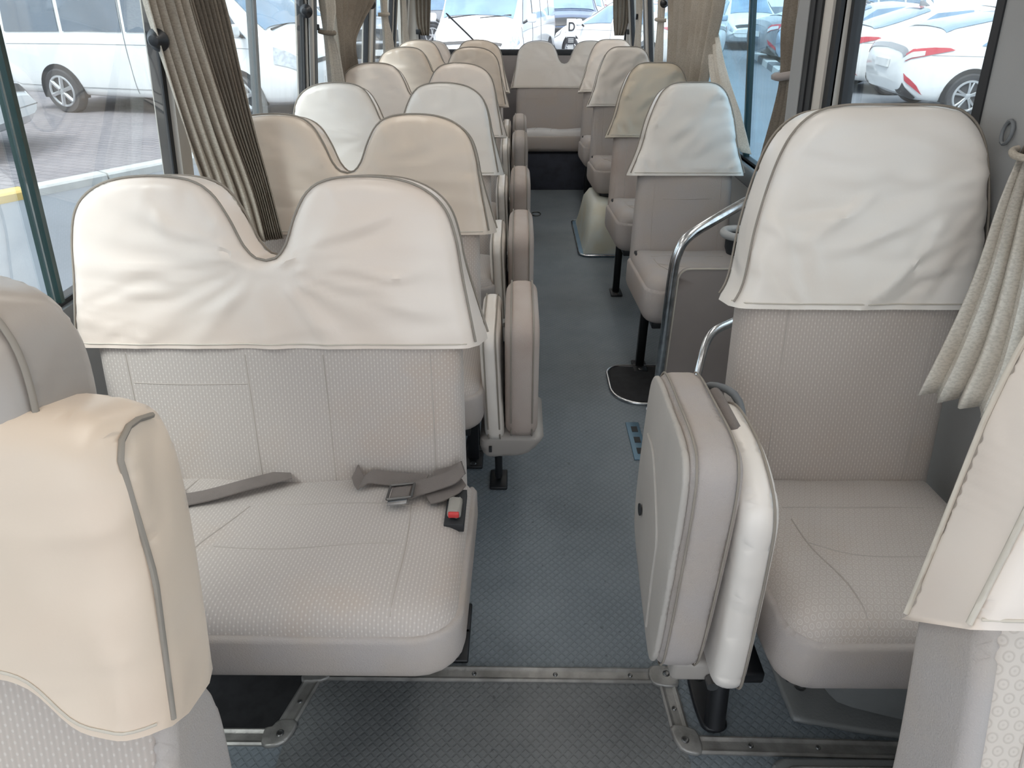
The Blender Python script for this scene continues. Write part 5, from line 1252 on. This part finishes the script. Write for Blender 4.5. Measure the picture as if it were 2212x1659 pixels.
def make_sedan(root, paint, glass, st=SEDAN, sp=5, lit=False):
    v = Car(st, 2.7, 0.325, 0.905); v.body(paint, root)
    v.patch('rear_window', [(-1.82, 6.25), (-1.82, 9.75), (-0.84, 9.6), (-0.84, 6.4)], glass, root, nu=12, nv=8)
    v.patch('windshield', [(1.16, 6.2), (1.16, 9.8), (0.36, 9.6), (0.36, 6.4)], glass, root, nu=12, nv=8)
    v.patch('side_window', [(-1.35, 4.15), (-0.12, 4.15), (-0.12, 5.9), (-0.75, 5.85)], glass, root, both=True)
    v.patch('side_window', [(-0.04, 4.15), (1.02, 4.15), (0.38, 5.85), (-0.04, 5.9)], glass, root, both=True)
    for sd in (1, -1):
        v.patch('tail_light', [(-2.31, 3.55), (-1.70, 3.93), (-1.78, 4.06), (-2.31, 4.25)], M['tail'], root, sd)
        v.patch('reversing_lens', [(-2.315, 3.6), (-2.10, 3.72), (-2.10, 3.95), (-2.315, 3.95)], M['plate'], root, sd, 0.02)
        v.patch('rear_reflector', [(-2.27, 2.35), (-1.98, 1.95), (-2.10, 2.35), (-2.30, 2.75)], M['tail'], root, sd)
        v.patch('headlight', [(1.92, 3.5), (2.28, 3.4), (2.25, 3.95), (1.85, 4.0)], M['headlight'], root, sd)
        v.line('door_gap', [(-0.08, 5.8), (-0.08, 4), (-0.08, 2)], M['seam_car'], root, sd)
        v.line('door_gap', [(-1.28, 4.3), (-1.15, 3.6), (-0.98, 2.4), (-0.96, 1.8)], M['seam_car'], root, sd)
        v.line('body_crease', [(-2.0, 3.7), (-1, 3.68), (0.8, 3.65), (1.7, 3.6)], M['seam_car'], root, sd, 0.004, 0.001)
    v.patch('rear_bumper', [(-2.28, 0.9), (-2.28, 2.1), (-2.05, 1.5), (-2.05, 0.9)], M['trimblack'], root, both=True)
    v.patch('light_bar', [(-2.335, 4.05), (-2.335, 11.95), (-2.29, 11.9), (-2.29, 4.1)], M['grey_paint'], root, nu=12, nv=2)
    v.patch('grille', [(2.28, 5.2), (2.28, 10.8), (2.2, 10.8), (2.2, 5.2)], M['trimblack'], root, nu=10, nv=2)
    v.patch('brake_light', [(-0.92, 7.3), (-0.92, 8.7), (-0.84, 8.7), (-0.84, 7.3)], M['tail'], root, off=0.03, nu=5, nv=2)
    box('number_plate', (2.42, -0.26, 0.44), (2.46, 0.26, 0.56), M['plate'], root)
    box('number_plate', (-2.52, -0.26, 0.70), (-2.485, 0.26, 0.82), M['plate'], root)
    fin = Pad([(-0.12, 0), (0.10, 0), (-0.06, 0.10), (-0.12, 0.10)], 0.05, 0.02, 0.04).build('roof_fin', M['grey_paint'], root, lambda a, b, n: (-0.70 * 1.06 + a, n, 1.43 * 1.06 + b + 0.02))
    v.wheels(root, sp, True); v.mirrors(root, 0.95, paint, 0.98)
    if lit:
        for sd in (1, -1): v.patch('lit_tail_light', [(-2.325, 3.5), (-2.2, 3.6), (-2.2, 4.2), (-2.325, 4.2)], M['tail_on'], root, sd, 0.03)
    return v
def make_suv(root, paint, glass):
    v = Car(SUV, 2.75, 0.36, 0.915); v.body(paint, root)
    v.patch('windshield', [(1.10, 6.2), (1.10, 9.8), (0.40, 9.6), (0.40, 6.4)], glass, root, nu=12, nv=8)
    v.patch('rear_window', [(-2.24, 5.0), (-2.24, 11.0), (-1.95, 10.4), (-1.95, 5.6)], glass, root, nu=12, nv=6)
    for (a, b, c2, d2) in ((-1.9, -1.05, -1.05, -1.75), (-0.97, 0.0, 0.0, -0.97), (0.08, 0.98, 0.42, 0.08)):
        v.patch('side_window', [(a, 4.15), (b, 4.15), (c2, 5.85), (d2, 5.85)], glass, root, both=True)
    for sd in (1, -1):
        v.patch('headlight', [(1.95, 3.5), (2.27, 3.4), (2.24, 4.0), (1.9, 4.0)], M['headlight'], root, sd)
        v.patch('tail_light', [(-2.26, 3.3), (-2.05, 3.3), (-2.05, 4.3), (-2.26, 4.3)], M['tail'], root, sd)
        v.line('door_gap', [(0.04, 5.8), (0.04, 4), (0.04, 2)], M['seam_car'], root, sd)
        v.line('door_gap', [(-1.0, 5.8), (-1.0, 4), (-1.0, 2)], M['seam_car'], root, sd)
    v.patch('grille', [(2.26, 4.2), (2.26, 11.8), (2.05, 11.6), (2.05, 4.4)], M['trimblack'], root, nu=12, nv=3)
    box('grille_bar', (2.40, -0.52, 0.50), (2.47, 0.52, 0.80), M['trimblack'], root, 0.03)
    box('number_plate', (2.47, -0.26, 0.56), (2.485, 0.26, 0.68), M['plate'], root)
    v.wheels(root, 5, True); v.mirrors(root, 0.95, paint, 1.08)
    return v

t = place('van', VAN, -5.75, 12.45, -14, 'white passenger van parked side on outside the left windows', 'van'); make_van(t, M['white_paint'], M['car_glass'])
t = place('van', VAN, -0.42, 17.9, -101, 'white van facing the bus through the rear window', 'van'); make_van(t, M['white_paint'], M['car_glass_blue'])
t = place('sedan', SEDAN, 8.75, 12.35, -5, 'white fastback with red tail light outside the door window', 'car'); 
FAST = [(x, zb, be, (1.26 if x == -1.7 else 1.12 if x == -2.0 else tp), w, wb, wt) for (x, zb, be, tp, w, wb, wt) in SEDAN]
make_sedan(t, M['white_paint'], M['car_glass_blue'], FAST)
for (x, y, hd, lab, p) in ((8.9, 15.2, -3, 'white sedan parked just behind the white fastback', 'white_paint'), (9.0, 18.0, 0, 'pale blue sedan parked third in line behind the white fastback', 'pale_blue_paint'), (9.1, 20.8, 2, 'grey sedan parked farthest in line behind the white fastback', 'grey_paint'),
                         (3.15, 20.3, 128, 'white sedan seen from its rear quarter right of the rear van', 'white_paint'), (8.3, 27.6, -97, 'white car facing the bus beyond the right kerb', 'white_paint'), (5.4, 24.6, -92, 'pale blue car facing the bus beside the right kerb', 'pale_blue_paint'),
                         (-8.75, 8.35, 8, 'white car at the far left edge beyond the yellow kerb', 'white_paint'), (-7.4, 24.5, -60, 'white car seen through the gap under the swept curtain', 'white_paint')):
    t = place('sedan', SEDAN, x, y, hd, lab, 'car'); make_sedan(t, M[p], M['car_glass_blue'])
t = place('sedan', SEDAN, 3.45, 37.5, 92, 'red car with a lit tail light far behind the bus', 'car'); make_sedan(t, M['red_paint'], M['car_glass'], SEDAN, 5, True)
t = place('suv', SUV, -3.45, 18.6, -82, 'silver grey off-road car left of the van behind the bus', 'car'); make_suv(t, M['silver_paint'], M['car_glass_blue'])
t = place('suv', SUV, 1.75, 25.6, -92, 'dark blue car right of the van behind the bus', 'car'); make_suv(t, M['blue_paint'], M['car_glass_blue'])
t = place('suv', SUV, 2.55, 30.5, -93, 'pale blue car farther back between dark blue and red cars', 'car'); make_suv(t, M['pale_blue_paint'], M['car_glass_blue'])
t = place('suv', SUV, 12.2, 27.0, 196, 'white off-road car with black grille beyond the right kerb', 'car'); make_suv(t, M['white_paint'], M['car_glass_blue'])
t = place('suv', SUV, 14.0, 32.5, 196, 'silver off-road car behind the white one beyond the right kerb', 'car'); make_suv(t, M['silver_paint'], M['car_glass_blue'])
t = place('suv', SUV, 7.2, 36.5, 200, 'white off-road car in the far row beyond the right kerb', 'car'); make_suv(t, M['white_paint'], M['car_glass_blue'])
t = place('suv', SUV, -4.6, 27.5, 185, 'grey off-road car in the far row behind the silver one', 'car'); make_suv(t, M['grey_paint'], M['car_glass_blue'])

# parking post with the letter D
dp = thing('parking_post', (0.98, 13.7, GROUND), 'white parking post with a black letter D seen through the rear window', 'sign')
box('post', (-0.055, 0.0, 0.0), (0.055, 0.05, 1.05), M['wall'], dp, 0.008)
pl = box('sign_plate', (-0.085, -0.012, 1.05), (0.085, 0.012, 1.36), M['white_paint'], dp, 0.006)
arc = [(0.005 + 0.048 * math.cos(a), 1.235 + 0.06 * math.sin(a)) for a in np.linspace(-math.pi / 2, math.pi / 2, 12)]
tube('letter', [(x, -0.014, z) for x, z in [(-0.04, 1.175)] + arc + [(-0.04, 1.295)]], 0.013, M['print'], pl, 6)
tube('letter', [(-0.04, -0.014, 1.165), (-0.04, -0.014, 1.305)], 0.013, M['print'], pl, 6)
lp = box('lower_plate', (-0.08, -0.014, 0.95), (0.08, -0.002, 1.07), M['print'], dp, 0.004)
for z in (0.985, 1.01, 1.035): box('print_line', (-0.05, -0.016, z - 0.004), (0.05, -0.0142, z + 0.004), M['plate'], lp)
# rear wiper on the outside of the rear window
wp = thing('rear_wiper', (-0.35, 6.80, 1.0), 'thin black wiper arm resting diagonally on the rear window', 'wiper')
tube('arm', [(0.0, 0.02, 0.02), (-0.12, 0.02, 0.13), (-0.29, 0.02, 0.28)], 0.008, M['trimblack'], wp, 6)
tube('blade', [(-0.16, 0.012, 0.165), (-0.30, 0.012, 0.29)], 0.006, M['rubber'], wp, 6)
lathe('pivot', [(0.02, 0.0), (0.02, 0.02), (0.012, 0.03)], M['trimblack'], wp, 12, (0.0, 0.0, 0.02), 'y')
